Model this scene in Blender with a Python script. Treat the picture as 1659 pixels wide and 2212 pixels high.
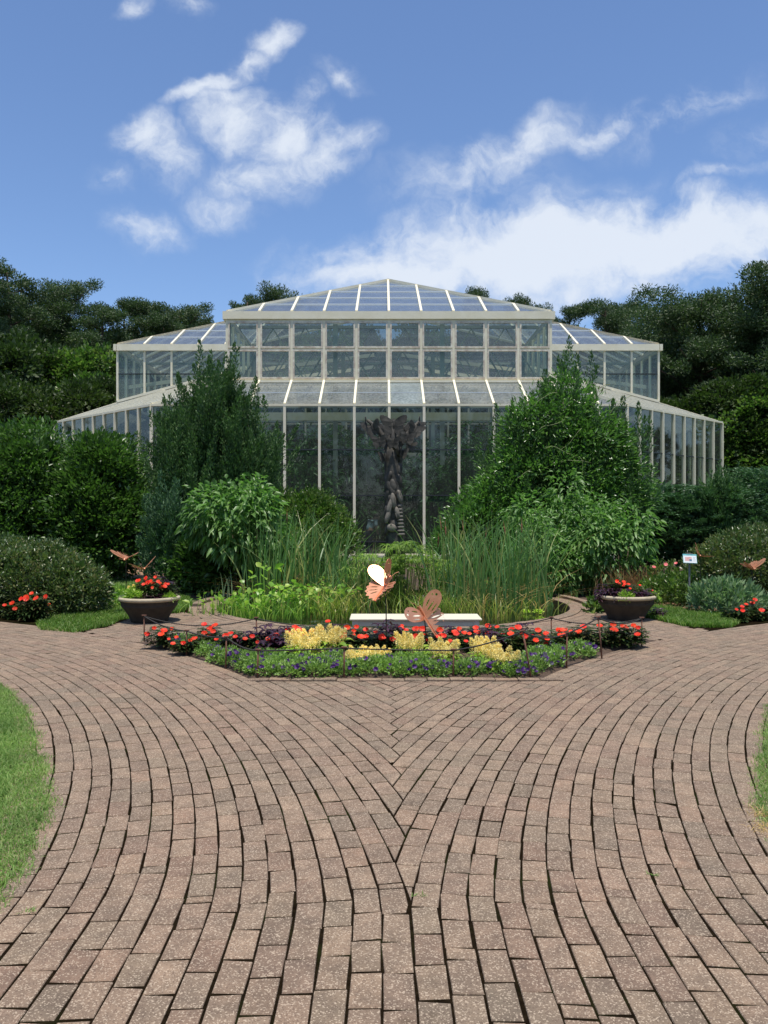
import bpy, math, random
import numpy as np
from mathutils import Vector, Matrix
for o in list(bpy.data.objects):
    bpy.data.objects.remove(o)
SC = bpy.context.scene
COL = SC.collection
R = math.radians
rnd = random.Random(7)

# ------------------------------------------------------------------ camera
H = 1.55                      # eye height in metres
FD = 1788.5                   # focal length, for a picture 1659 wide
cam = bpy.data.cameras.new('camera'); cam.sensor_fit = 'VERTICAL'; cam.sensor_height = 36
cam.lens = 36 * 3260 / 4032; cam.clip_end = 2000; cam.clip_start = 0.05
co = bpy.data.objects.new('camera', cam); COL.objects.link(co)
co.location = (0, 0, H); co.rotation_euler = (R(90), 0, 0)
SC.camera = co

def W(px, py, D):             # real place of a point seen at (px, py) that stands D metres away
    return Vector(((px - 829.5) / FD * D, D, H - (py - 1106) / FD * D))
def G(px, py):                # the same on the ground
    D = H * FD / (py - 1106)
    return ((px - 829.5) / FD * D, D)

# ------------------------------------------------------------------ sky, sun, exposure
SUN_EL, SUN_AZ = 79, 168      # azimuth measured from +Y towards +X
def setup_world():
    w = bpy.data.worlds.new('World'); SC.world = w; w.use_nodes = True
    nt = w.node_tree; N = nt.nodes; L = nt.links
    bg = N['Background']; bg.inputs[1].default_value = 1.0
    sky = N.new('ShaderNodeTexSky'); sky.sky_type = 'NISHITA'; sky.sun_disc = False
    sky.sun_elevation = R(SUN_EL); sky.sun_rotation = R(SUN_AZ)
    sky.air_density = 1.0; sky.dust_density = 0.45; sky.ozone_density = 2.6; sky.altitude = 200
    def math_(op, a, b=None, clamp=False):
        n = N.new('ShaderNodeMath'); n.operation = op; n.use_clamp = clamp
        for i, v in enumerate((a, b)):
            if v is None: continue
            if isinstance(v, (int, float)): n.inputs[i].default_value = v
            else: L.new(v, n.inputs[i])
        return n.outputs[0]
    sc = N.new('ShaderNodeVectorMath'); sc.operation = 'SCALE'; sc.inputs['Scale'].default_value = 0.118
    tn = N.new('ShaderNodeVectorMath'); tn.operation = 'MULTIPLY'; L.new(sky.outputs[0], tn.inputs[0]); tn.inputs[1].default_value = (.92, 1.0, 1.13)
    L.new(tn.outputs[0], sc.inputs[0])
    tc = N.new('ShaderNodeTexCoord'); sp = N.new('ShaderNodeSeparateXYZ'); L.new(tc.outputs['Generated'], sp.inputs[0])
    ymax = math_('MAXIMUM', sp.outputs[1], 0.05)
    u = math_('DIVIDE', sp.outputs[0], ymax); v = math_('DIVIDE', sp.outputs[2], ymax)
    cb = N.new('ShaderNodeCombineXYZ'); L.new(u, cb.inputs[0]); L.new(v, cb.inputs[1])
    # break up the outlines of the banks
    def noise(scale, detail, rough=0.55, src=None, dist=0.0):
        n = N.new('ShaderNodeTexNoise'); n.inputs['Scale'].default_value = scale
        n.inputs['Detail'].default_value = detail; n.inputs['Roughness'].default_value = rough
        n.inputs['Distortion'].default_value = dist
        L.new(src if src is not None else cb.outputs[0], n.inputs['Vector']); return n
    nd = noise(9, 5)
    off = N.new('ShaderNodeVectorMath'); off.operation = 'SUBTRACT'; L.new(nd.outputs['Color'], off.inputs[0]); off.inputs[1].default_value = (.5, .5, .5)
    os_ = N.new('ShaderNodeVectorMath'); os_.operation = 'SCALE'; os_.inputs['Scale'].default_value = 0.10; L.new(off.outputs[0], os_.inputs[0])
    ad = N.new('ShaderNodeVectorMath'); ad.operation = 'ADD'; L.new(cb.outputs[0], ad.inputs[0]); L.new(os_.outputs[0], ad.inputs[1])
    blobs = [  # px, py, rx, ry, tilt, strength
        (590, 78, 75, 42, 10, 1.0), (530, 122, 85, 36, 38, .95), (440, 182, 120, 32, 22, .9), (480, 205, 80, 50, 0, .8),
        (305, 285, 80, 70, 20, 1.0), (365, 335, 95, 85, -20, .75), (240, 385, 70, 45, 0, .45),
        (520, 255, 130, 90, -10, 1.0), (620, 285, 140, 90, -15, 1.05), (700, 335, 130, 72, 8, .95), (570, 375, 160, 75, 5, .75),
        (480, 435, 120, 58, 0, .55), (745, 178, 75, 36, -30, .65), (655, 195, 55, 42, 0, .55), (315, 488, 120, 55, 6, .72),
        (290, 15, 50, 42, 30, .65), (405, 18, 60, 36, 0, .6), (840, 560, 200, 24, 4, .3), (770, 505, 75, 22, 5, .35),
        (1230, 535, 640, 125, 4, 1.75), (1450, 505, 420, 95, 3, 1.55), (900, 590, 330, 70, 3, 1.45), (1200, 620, 480, 70, 0, .9), (1260, 450, 190, 60, 0, .7),
        (1090, 330, 270, 62, 24, .82), (1310, 260, 150, 44, 22, .8), (1490, 235, 230, 52, 22, .62), (1000, 390, 230, 85, 10, .5), (1180, 425, 330, 55, 8, .4),
        (1560, 380, 200, 22, 14, .55), (1640, 300, 120, 60, 20, .35)]
    tot = None
    for px, py, rx, ry, tilt, s in blobs:
        m = N.new('ShaderNodeMapping'); m.vector_type = 'TEXTURE'
        m.inputs['Location'].default_value = ((px - 829.5) / FD, (1106 - py) / FD, 0)
        m.inputs['Rotation'].default_value = (0, 0, R(tilt))
        m.inputs['Scale'].default_value = (rx * 1.12 / FD, ry * 1.12 / FD, 1)
        L.new(ad.outputs[0], m.inputs['Vector'])
        ln = N.new('ShaderNodeVectorMath'); ln.operation = 'LENGTH'; L.new(m.outputs[0], ln.inputs[0])
        q = math_('MULTIPLY', math_('SUBTRACT', 1.0, ln.outputs['Value'], True), s)
        tot = q if tot is None else math_('SMOOTH_MAX' if False else 'MAXIMUM', tot, q)
    # elsewhere in the sky: the same broken fair-weather cloud on a flat layer
    zm = math_('MAXIMUM', sp.outputs[2], 0.03)
    cl = N.new('ShaderNodeCombineXYZ'); L.new(math_('DIVIDE', sp.outputs[0], zm), cl.inputs[0]); L.new(math_('DIVIDE', sp.outputs[1], zm), cl.inputs[1])
    gen = noise(0.9, 7, .6, cl.outputs[0])
    back = math_('MULTIPLY', math_('LESS_THAN', sp.outputs[1], 0.25), math_('SUBTRACT', gen.outputs['Fac'], 0.38, True))
    back = math_('MULTIPLY', back, 2.4)
    n1 = noise(7, 9, .6, ad.outputs[0], .25); n2 = noise(30, 6, .62, ad.outputs[0])
    nn = math_('ADD', math_('MULTIPLY', math_('SUBTRACT', n1.outputs['Fac'], .5), 2.3), math_('MULTIPLY', math_('SUBTRACT', n2.outputs['Fac'], .5), 1.5))
    d = math_('ADD', math_('MULTIPLY', tot, 1.25), math_('MULTIPLY', nn, math_('MINIMUM', math_('ADD', math_('MULTIPLY', tot, 2.0), .1), 1.0)))
    d = math_('MAXIMUM', d, back)
    mr = N.new('ShaderNodeMapRange'); mr.interpolation_type = 'SMOOTHSTEP'; mr.inputs['From Min'].default_value = .0; mr.inputs['From Max'].default_value = 1.45
    mr.inputs['To Max'].default_value = .9
    L.new(d, mr.inputs['Value'])
    up = N.new('ShaderNodeMapRange'); up.inputs['From Min'].default_value = .0; up.inputs['From Max'].default_value = .05; L.new(sp.outputs[2], up.inputs['Value'])
    alpha = math_('MULTIPLY', mr.outputs[0], up.outputs[0])
    mix = N.new('ShaderNodeMix'); mix.data_type = 'RGBA'
    L.new(alpha, mix.inputs['Factor']); L.new(sc.outputs[0], mix.inputs[6]); mix.inputs[7].default_value = (.66, .71, .785, 1)
    L.new(mix.outputs[2], bg.inputs[0])
setup_world()
sl = bpy.data.lights.new('sun', 'SUN'); sl.energy = 4.1; sl.angle = R(.53); sl.color = (1, .95, .86)
so = bpy.data.objects.new('sun', sl); COL.objects.link(so)
sd = Vector((math.sin(R(SUN_AZ)) * math.cos(R(SUN_EL)), math.cos(R(SUN_AZ)) * math.cos(R(SUN_EL)), math.sin(R(SUN_EL))))
so.rotation_euler = sd.to_track_quat('Z', 'Y').to_euler(); so.location = sd * 60
vs = SC.view_settings; vs.view_transform = 'Standard'; vs.look = 'None'; vs.exposure = 0.30; vs.gamma = 1; vs.use_curve_mapping = False
SC.render.engine = 'CYCLES'
SC.cycles.transparent_max_bounces = 24; SC.cycles.max_bounces = 8

# ------------------------------------------------------------------ tags and mesh helpers
def tag(o, label=None, cat=None, group=None, kind=None):
    if label: o['label'] = label
    if cat: o['category'] = cat
    if group: o['group'] = group
    if kind: o['kind'] = kind
    return o
def empty(name, loc, label, cat, group=None, rz=0):
    o = bpy.data.objects.new(name, None); COL.objects.link(o); o.location = loc; o.rotation_euler.z = rz
    o.empty_display_size = .1
    return tag(o, label, cat, group)
def link(name, me, parent=None, loc=None, rot=None):
    o = bpy.data.objects.new(name, me); COL.objects.link(o)
    if parent: o.parent = parent
    if loc is not None: o.location = loc
    if rot is not None: o.rotation_euler = rot
    return o
def copy_tree(o, parent=None):
    c = o.copy(); COL.objects.link(c); c.parent = parent
    for ch in o.children: copy_tree(ch, c)
    return c
def np_mesh(name, V, F, mat, smooth=False):
    """F: list of integer arrays (n,3) / (n,4)"""
    me = bpy.data.meshes.new(name)
    if not isinstance(F, (list, tuple)): F = [F]
    F = [f for f in F if len(f)]
    V = np.asarray(V, np.float32)
    loops = np.concatenate([f.reshape(-1) for f in F]).astype(np.int32)
    tot = np.concatenate([np.full(len(f), f.shape[1], np.int32) for f in F])
    start = np.concatenate([[0], np.cumsum(tot)[:-1]]).astype(np.int32)
    me.vertices.add(len(V)); me.vertices.foreach_set('co', V.reshape(-1))
    me.loops.add(len(loops)); me.loops.foreach_set('vertex_index', loops)
    me.polygons.add(len(tot)); me.polygons.foreach_set('loop_start', start); me.polygons.foreach_set('loop_total', tot)
    me.update(calc_edges=True)
    if smooth: me.polygons.foreach_set('use_smooth', np.ones(len(tot), bool))
    me.materials.append(mat); me.update()
    return me

class MB:
    """collects simple solids, then becomes ONE mesh"""
    def __init__(s): s.v = []; s.f = []
    def add(s, vs_, fs):
        b = len(s.v); s.v += [tuple(p) for p in vs_]; s.f += [tuple(b + i for i in f) for f in fs]
    def box(s, lo, hi):
        x0, y0, z0 = lo; x1, y1, z1 = hi
        s.add([(x0, y0, z0), (x1, y0, z0), (x1, y1, z0), (x0, y1, z0), (x0, y0, z1), (x1, y0, z1), (x1, y1, z1), (x0, y1, z1)],
              [(0, 3, 2, 1), (4, 5, 6, 7), (0, 1, 5, 4), (1, 2, 6, 5), (2, 3, 7, 6), (3, 0, 4, 7)])
    def beam(s, a, b, w, h, up=(0, 0, 1)):
        a = Vector(a); b = Vector(b); d = (b - a).normalized(); up = Vector(up)
        if abs(d.dot(up)) > .98: up = Vector((0, 1, 0))
        sd_ = d.cross(up).normalized(); u = sd_.cross(d).normalized()
        P = []
        for p in (a, b):
            for i, j in ((-1, -1), (1, -1), (1, 1), (-1, 1)): P.append(p + sd_ * (i * w / 2) + u * (j * h / 2))
        s.add(P, [(0, 1, 2, 3), (7, 6, 5, 4), (0, 4, 5, 1), (1, 5, 6, 2), (2, 6, 7, 3), (3, 7, 4, 0)])
    def tube(s, pts, rad, n=8, cap=True):
        pts = [Vector(p) for p in pts]; rings = []
        if not hasattr(rad, '__len__'): rad = [rad] * len(pts)
        ref = None
        for i, p in enumerate(pts):
            d = (pts[min(i + 1, len(pts) - 1)] - pts[max(i - 1, 0)]).normalized()
            if ref is None: ref = Vector((1, 0, 0)) if abs(d.x) < .8 else Vector((0, 1, 0))
            a = (ref - d * ref.dot(d)).normalized(); ref = a; b = d.cross(a)
            rings.append([p + (a * math.cos(t) + b * math.sin(t)) * rad[i] for t in [2 * math.pi * k / n for k in range(n)]])
        b0 = len(s.v)
        for r_ in rings: s.v += [tuple(p) for p in r_]
        for i in range(len(rings) - 1):
            for k in range(n):
                s.f.append((b0 + i * n + k, b0 + i * n + (k + 1) % n, b0 + (i + 1) * n + (k + 1) % n, b0 + (i + 1) * n + k))
        if cap:
            s.f.append(tuple(b0 + k for k in reversed(range(n)))); s.f.append(tuple(b0 + (len(rings) - 1) * n + k for k in range(n)))
    def lathe(s, prof, n=40, c=(0, 0, 0), wob=0, seed=0):
        b0 = len(s.v); rr = random.Random(seed)
        for r_, z in prof:
            for k in range(n):
                t = 2 * math.pi * k / n; q = r_ * (1 + wob * rr.uniform(-1, 1))
                s.v.append((c[0] + q * math.cos(t), c[1] + q * math.sin(t), c[2] + z))
        for i in range(len(prof) - 1):
            for k in range(n):
                s.f.append((b0 + i * n + k, b0 + i * n + (k + 1) % n, b0 + (i + 1) * n + (k + 1) % n, b0 + (i + 1) * n + k))
    def ball(s, c, r, n=10, m=6, M=None):
        P = []; c = Vector(c)
        if not hasattr(r, '__len__'): r = (r, r, r)
        for i in range(m + 1):
            ph = math.pi * i / m
            for k in range(n):
                t = 2 * math.pi * k / n
                q = Vector((r[0] * math.sin(ph) * math.cos(t), r[1] * math.sin(ph) * math.sin(t), r[2] * math.cos(ph)))
                P.append(c + (M @ q if M is not None else q))
        F = [(i * n + k, (i + 1) * n + k, (i + 1) * n + (k + 1) % n, i * n + (k + 1) % n) for i in range(m) for k in range(n)]
        s.add(P, F)
    def mesh(s, name, mat, smooth=False):
        me = bpy.data.meshes.new(name); me.from_pydata(s.v, [], s.f)
        me.materials.append(mat)
        if smooth: me.polygons.foreach_set('use_smooth', np.ones(len(me.polygons), bool))
        me.update(); return me
    def build(s, name, mat, parent=None, smooth=False, bevel=0, loc=None, rot=None):
        o = link(name, s.mesh(name, mat, smooth), parent, loc, rot)
        if bevel:
            m = o.modifiers.new('bevel', 'BEVEL'); m.width = bevel; m.segments = 2; m.limit_method = 'ANGLE'
        return o

# ------------------------------------------------------------------ materials
def new_mat(name):
    m = bpy.data.materials.new(name); m.use_nodes = True
    return m, m.node_tree.nodes, m.node_tree.links, m.node_tree.nodes['Principled BSDF']
def ramp(N, cols):
    r_ = N.new('ShaderNodeValToRGB'); e = r_.color_ramp.elements
    while len(e) < len(cols): e.new(.5)
    for i, (p, c) in enumerate(cols): e[i].position = p; e[i].color = (*c, 1)
    return r_
def tex_noise(N, L, scale, detail=4, rough=.6, world=True):
    n = N.new('ShaderNodeTexNoise'); n.inputs['Scale'].default_value = scale; n.inputs['Detail'].default_value = detail; n.inputs['Roughness'].default_value = rough
    if world:
        g = N.new('ShaderNodeNewGeometry'); L.new(g.outputs['Position'], n.inputs['Vector'])
    else:
        g = N.new('ShaderNodeTexCoord'); L.new(g.outputs['Object'], n.inputs['Vector'])
    return n
def mixc(N, L, f, a, b, mode='MIX'):
    m = N.new('ShaderNodeMix'); m.data_type = 'RGBA'; m.blend_type = mode
    for i, v in ((0, f), (6, a), (7, b)):
        if isinstance(v, (int, float)): m.inputs[i].default_value = v
        elif isinstance(v, tuple): m.inputs[i].default_value = (*v, 1)
        else: L.new(v, m.inputs[i])
    return m.outputs[2]
def solid(name, c1, c2=None, rough=.6, metal=0, scale=6, bump=0, bscale=60, spec=.5, world=False):
    m, N, L, b = new_mat(name)
    b.inputs['Roughness'].default_value = rough; b.inputs['Metallic'].default_value = metal; b.inputs['Specular IOR Level'].default_value = spec
    if c2:
        n = tex_noise(N, L, scale, 6, .65, world); r_ = ramp(N, [(.35, c1), (.65, c2)])
        L.new(n.outputs['Fac'], r_.inputs[0]); L.new(r_.outputs[0], b.inputs['Base Color'])
    else: b.inputs['Base Color'].default_value = (*c1, 1)
    if bump:
        n2 = tex_noise(N, L, bscale, 5, .6, world); bp = N.new('ShaderNodeBump'); bp.inputs['Strength'].default_value = bump; bp.inputs['Distance'].default_value = .01
        L.new(n2.outputs['Fac'], bp.inputs['Height']); L.new(bp.outputs[0], b.inputs['Normal'])
    return m
def leaf_mat(name, cols, rough=.45, trans=.25, spec=.4, tint=(.5, .9, .15), gain=1.3):
    m, N, L, b = new_mat(name)
    g = N.new('ShaderNodeNewGeometry'); oi = N.new('ShaderNodeObjectInfo')
    ad = N.new('ShaderNodeMath'); ad.operation = 'ADD'; L.new(g.outputs['Random Per Island'], ad.inputs[0]); L.new(oi.outputs['Random'], ad.inputs[1])
    fr = N.new('ShaderNodeMath'); fr.operation = 'FRACT'; L.new(ad.outputs[0], fr.inputs[0])
    n = len(cols); r_ = ramp(N, [((i + .5) / n, tuple(min(.85, v * gain) for v in c)) for i, c in enumerate(cols)]); L.new(fr.outputs[0], r_.inputs[0])
    nz = tex_noise(N, L, 1.3, 3); rr = ramp(N, [(.3, (.72, .72, .72)), (.7, (1.25, 1.2, 1.1))]); L.new(nz.outputs['Fac'], rr.inputs[0])
    c = mixc(N, L, 1.0, r_.outputs[0], rr.outputs[0], 'MULTIPLY')
    L.new(c, b.inputs['Base Color']); b.inputs['Roughness'].default_value = rough; b.inputs['Specular IOR Level'].default_value = spec
    if trans:
        t = N.new('ShaderNodeBsdfTranslucent'); tc = mixc(N, L, .55, c, tint, 'MULTIPLY'); 
        sc = N.new('ShaderNodeVectorMath'); sc.operation = 'SCALE'; sc.inputs['Scale'].default_value = 2.2; L.new(tc, sc.inputs[0]); L.new(sc.outputs[0], t.inputs[0])
        mx = N.new('ShaderNodeMixShader'); mx.inputs[0].default_value = trans
        L.new(b.outputs[0], mx.inputs[1]); L.new(t.outputs[0], mx.inputs[2]); L.new(mx.outputs[0], N['Material Output'].inputs[0])
    return m

def brick_material():
    m, N, L, b = new_mat('clay_paver')
    g = N.new('ShaderNodeNewGeometry'); oi = N.new('ShaderNodeObjectInfo')
    ad = N.new('ShaderNodeMath'); ad.operation = 'ADD'; L.new(g.outputs['Random Per Island'], ad.inputs[0]); L.new(oi.outputs['Random'], ad.inputs[1])
    fr = N.new('ShaderNodeMath'); fr.operation = 'FRACT'; L.new(ad.outputs[0], fr.inputs[0])
    r_ = ramp(N, [(0, (0.210, 0.142, 0.102)), (.2, (0.244, 0.170, 0.119)), (.4, (0.210, 0.147, 0.104)), (.55, (0.196, 0.146, 0.104)), (.7, (0.261, 0.182, 0.128)), (.85, (0.220, 0.142, 0.100)), (1, (0.182, 0.138, 0.098))])
    L.new(fr.outputs[0], r_.inputs[0])
    # weathering: greyer, greener patches, paler wear
    n1 = tex_noise(N, L, .55, 5, .6); f1 = ramp(N, [(.38, (0, 0, 0)), (.62, (1, 1, 1))]); L.new(n1.outputs['Fac'], f1.inputs[0])
    c = mixc(N, L, f1.outputs[0], r_.outputs[0], mixc(N, L, .40, r_.outputs[0], (.175, .146, .104)))
    n2 = tex_noise(N, L, 9, 5, .65); f2 = ramp(N, [(.33, (.74, .74, .73)), (.70, (1.2, 1.17, 1.12))]); L.new(n2.outputs['Fac'], f2.inputs[0])
    c = mixc(N, L, 1.0, c, f2.outputs[0], 'MULTIPLY')
    f4 = N.new('ShaderNodeMath'); f4.operation = 'MULTIPLY'; f4.inputs[1].default_value = 7.31; L.new(fr.outputs[0], f4.inputs[0]); f5 = N.new('ShaderNodeMath'); f5.operation = 'FRACT'; L.new(f4.outputs[0], f5.inputs[0])
    bv = ramp(N, [(0, (.87, .87, .88)), (.5, (1, 1, 1)), (1, (1.10, 1.09, 1.06))]); L.new(f5.outputs[0], bv.inputs[0]); c = mixc(N, L, 1.0, c, bv.outputs[0], 'MULTIPLY')
    n5 = tex_noise(N, L, 3.1, 6, .7); st = ramp(N, [(.60, (1, 1, 1)), (.70, (.66, .64, .60))]); L.new(n5.outputs['Fac'], st.inputs[0]); c = mixc(N, L, 1.0, c, st.outputs[0], 'MULTIPLY')
    c = mixc(N, L, 1.0, c, (1.02, 1.025, 1.05), 'MULTIPLY')
    # exposed aggregate: pale and dark grains of 2-5 mm
    vo = N.new('ShaderNodeTexVoronoi'); vo.inputs['Scale'].default_value = 215; L.new(g.outputs['Position'], vo.inputs['Vector'])
    sp = N.new('ShaderNodeSeparateColor'); L.new(vo.outputs['Color'], sp.inputs[0])
    pale = ramp(N, [(.80, (0, 0, 0)), (.86, (1, 1, 1))]); L.new(sp.outputs[0], pale.inputs[0])
    dark = ramp(N, [(.78, (0, 0, 0)), (.84, (1, 1, 1))]); L.new(sp.outputs[1], dark.inputs[0])
    c = mixc(N, L, mixc(N, L, 1.0, pale.outputs[0], (.52, .52, .52), 'MULTIPLY'), c, (.56, .45, .33))
    c = mixc(N, L, mixc(N, L, 1.0, dark.outputs[0], (.5, .5, .5), 'MULTIPLY'), c, (.10, .065, .05))
    L.new(c, b.inputs['Base Color']); b.inputs['Roughness'].default_value = .88; b.inputs['Specular IOR Level'].default_value = .2
    n3 = tex_noise(N, L, 190, 3, .7); bp = N.new('ShaderNodeBump'); bp.inputs['Strength'].default_value = .55; bp.inputs['Distance'].default_value = .004
    L.new(n3.outputs['Fac'], bp.inputs['Height']); L.new(bp.outputs[0], b.inputs['Normal'])
    return m
def glass_material(name, tint, dirt, dirt_sky_col=(.55, .56, .52), refl=1.0):  # diffuse film: dirt, and on the upper roof also painted-in sky reflection
    m, N, L, b = new_mat(name); N.remove(b)
    tr = N.new('ShaderNodeBsdfTransparent'); tr.inputs[0].default_value = (*tint, 1)
    gl = N.new('ShaderNodeBsdfGlossy'); gl.inputs['Roughness'].default_value = .03; gl.inputs['Color'].default_value = (.9, .95, .97, 1)
    df = N.new('ShaderNodeBsdfDiffuse'); df.inputs[0].default_value = (*dirt_sky_col, 1)
    tl = N.new('ShaderNodeBsdfTranslucent'); tl.inputs[0].default_value = (*dirt_sky_col, 1)
    fr = N.new('ShaderNodeFresnel'); gb = N.new('ShaderNodeNewGeometry'); io = N.new('ShaderNodeMapRange'); io.inputs['To Min'].default_value = 1.6; io.inputs['To Max'].default_value = 1 / 1.6
    L.new(gb.outputs['Backfacing'], io.inputs['Value']); L.new(io.outputs[0], fr.inputs['IOR'])      # a thin pane is the same from both sides
    fm = N.new('ShaderNodeMath'); fm.operation = 'MULTIPLY'; fm.inputs[1].default_value = refl; fm.use_clamp = True; L.new(fr.outputs[0], fm.inputs[0])
    m1 = N.new('ShaderNodeMixShader'); L.new(fm.outputs[0], m1.inputs[0]); L.new(tr.outputs[0], m1.inputs[1]); L.new(gl.outputs[0], m1.inputs[2])
    n = tex_noise(N, L, 1.4, 6, .7); st = N.new('ShaderNodeMapping'); g = N.new('ShaderNodeNewGeometry'); L.new(g.outputs['Position'], st.inputs[0]); st.inputs['Scale'].default_value = (14, 14, .5)
    n2 = N.new('ShaderNodeTexNoise'); n2.inputs['Scale'].default_value = 1; n2.inputs['Detail'].default_value = 4; L.new(st.outputs[0], n2.inputs['Vector'])
    mm = N.new('ShaderNodeMath'); mm.operation = 'MULTIPLY'; L.new(n.outputs['Fac'], mm.inputs[0]); L.new(n2.outputs['Fac'], mm.inputs[1])
    ms = N.new('ShaderNodeMapRange'); ms.inputs['From Min'].default_value = .1; ms.inputs['From Max'].default_value = .42; ms.inputs['To Min'].default_value = dirt * .5; ms.inputs['To Max'].default_value = dirt * 1.5
    L.new(mm.outputs[0], ms.inputs['Value'])
    m0 = N.new('ShaderNodeMixShader'); m0.inputs[0].default_value = .4; L.new(df.outputs[0], m0.inputs[1]); L.new(tl.outputs[0], m0.inputs[2])
    m2 = N.new('ShaderNodeMixShader'); L.new(ms.outputs[0], m2.inputs[0]); L.new(m1.outputs[0], m2.inputs[1]); L.new(m0.outputs[0], m2.inputs[2])
    L.new(m2.outputs[0], N['Material Output'].inputs[0]); return m

BRICK = brick_material()
def joint_material():
    m, N, L, b = new_mat('joint_soil'); b.inputs['Roughness'].default_value = 1; b.inputs['Specular IOR Level'].default_value = 0
    n = tex_noise(N, L, 30, 6, .65); r_ = ramp(N, [(.35, (.006, .004, .0025)), (.65, (.016, .011, .006))]); L.new(n.outputs['Fac'], r_.inputs[0])
    n2 = tex_noise(N, L, 1.6, 5, .65); f = ramp(N, [(.52, (0, 0, 0)), (.64, (.8, .8, .8))]); L.new(n2.outputs['Fac'], f.inputs[0])
    L.new(mixc(N, L, f.outputs[0], r_.outputs[0], (.014, .018, .005)), b.inputs['Base Color']); return m
JOINT = joint_material()
GROUND = solid('turf_ground', (.045, .075, .018), (.09, .10, .035), .95, scale=1.2, bump=.4, bscale=40, world=True)
MULCH = solid('pine_straw_mulch', (.20, .105, .055), (.34, .20, .11), .95, scale=40, bump=.8, bscale=90, world=True)
SOIL = solid('bark_soil', (.045, .028, .018), (.10, .062, .04), .95, scale=35, bump=.9, bscale=70, world=True)
LAWNSOIL = solid('lawn_soil', (.03, .06, .012), (.055, .085, .02), .95, scale=12, world=True)
FRAME = solid('cream_painted_aluminium', (.76, .69, .50), (.83, .765, .59), .45, scale=2.5, bump=.05, world=True)
FRAMEW = solid('weathered_window_frame', (.46, .36, .28), (.80, .745, .60), .55, scale=5, world=True)
TRUSS = solid('grey_green_truss', (.32, .36, .31), None, .5)
TRANSOM = solid('dark_transom', (.03, .035, .035), None, .4)
CONC = solid('concrete_sill', (.42, .40, .34), (.52, .5, .44), .8, world=True, scale=3)
GLASS = glass_material('clear_glass', (.70, .80, .74), .05, refl=.9)
GLASSW = glass_material('wall_glass', (.50, .58, .53), .075, refl=.85)
GLASSM = [GLASS, GLASS, glass_material('dusty_glass', (.66, .76, .70), .12, refl=.9), glass_material('milky_glass', (.6, .72, .68), .30, (.42, .50, .46), .9)]
GLASSR = glass_material('roof_glass', (.60, .66, .64), .36, (.54, .56, .53), .9)
GLASSP = glass_material('whitened_roof_glass', (.5, .56, .56), .45, (.6, .68, .68), 1.0)
GLASSU = glass_material('upper_roof_glass', (.52, .57, .60), .26, (.42, .46, .51), 1.25)  # blue-grey film colour stands in for the reflected sky

# ------------------------------------------------------------------ ground, pond hole, lawns
PC = np.array((.15, 13.9)); PR = 2.93             # pond centre and radius
def ground():
    n = 96; radii = [PR + .02, 3.3, 4.2, 6, 9, 14, 22, 40, 80, 160, 400]
    V = []; F = []
    for r_ in radii:
        for k in range(n):
            t = 2 * math.pi * k / n; V.append((PC[0] + r_ * math.cos(t), PC[1] + r_ * math.sin(t), -.03))
    for i in range(len(radii) - 1):
        for k in range(n): F.append((i * n + k, (i + 1) * n + k, (i + 1) * n + (k + 1) % n, i * n + (k + 1) % n))
    tag(link('ground', np_mesh('ground', V, np.array(F), GROUND)), kind='structure')
ground()
def sheet(name, pts, z, mat, kind='structure', parent=None):
    V = [(x, y, z) for x, y in pts]
    me = bpy.data.meshes.new(name); me.from_pydata(V, [], [tuple(range(len(V)))]); me.materials.append(mat); me.update()
    o = link(name, me, parent)
    if kind: o['kind'] = kind
    return o
CL = np.array((-10.95, 1.75)); CR = np.array((11.158, 1.75)); XS = .104
YK = 3.3                                          # nearer than this the courses run straight
R0, BW = 9.309, .109                              # innermost course and course width
RB = R0 + 19 * BW                                 # the bed's side = 11.38
def arc(c, r_, a0, a1, n=40, mir=False):
    return [(c[0] + (-1 if mir else 1) * r_ * math.cos(a0 + (a1 - a0) * k / n), c[1] + r_ * math.sin(a0 + (a1 - a0) * k / n)) for k in range(n + 1)]
def band(name, c, r0, r1, a0, a1, z, mat, mir=False, n=60):
    A = arc(c, r0, a0, a1, n, mir); B = arc(c, r1, a0, a1, n, mir)
    V = [(x, y, z) for x, y in A + B]
    F = np.array([(k, k + 1, n + 2 + k, n + 1 + k) if mir else (k + 1, k, n + 1 + k, n + 2 + k) for k in range(n)])
    return link(name, np_mesh(name, V, F, mat))
path = band('brick_path', CL, R0 - .05, 12.8, R(-22), R(82), -.0035, JOINT); path['kind'] = 'structure'
pr = band('joint_bed', CR, R0 - .05, 12.8, R(-22), R(82), -.0050, JOINT, True); pr.parent = path
for c, mir, nm in ((CL, False, 'lawn'), (CR, True, 'lawn')):
    A = arc(c, R0 + .0, R(-22), R(82), 60, mir)
    sg = 1 if mir else -1
    tag(sheet(nm, A + [(c[0] + sg * 12, 13), (c[0] + sg * 12, -3)], -.009 if not mir else -.0095, LAWNSOIL))

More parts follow.
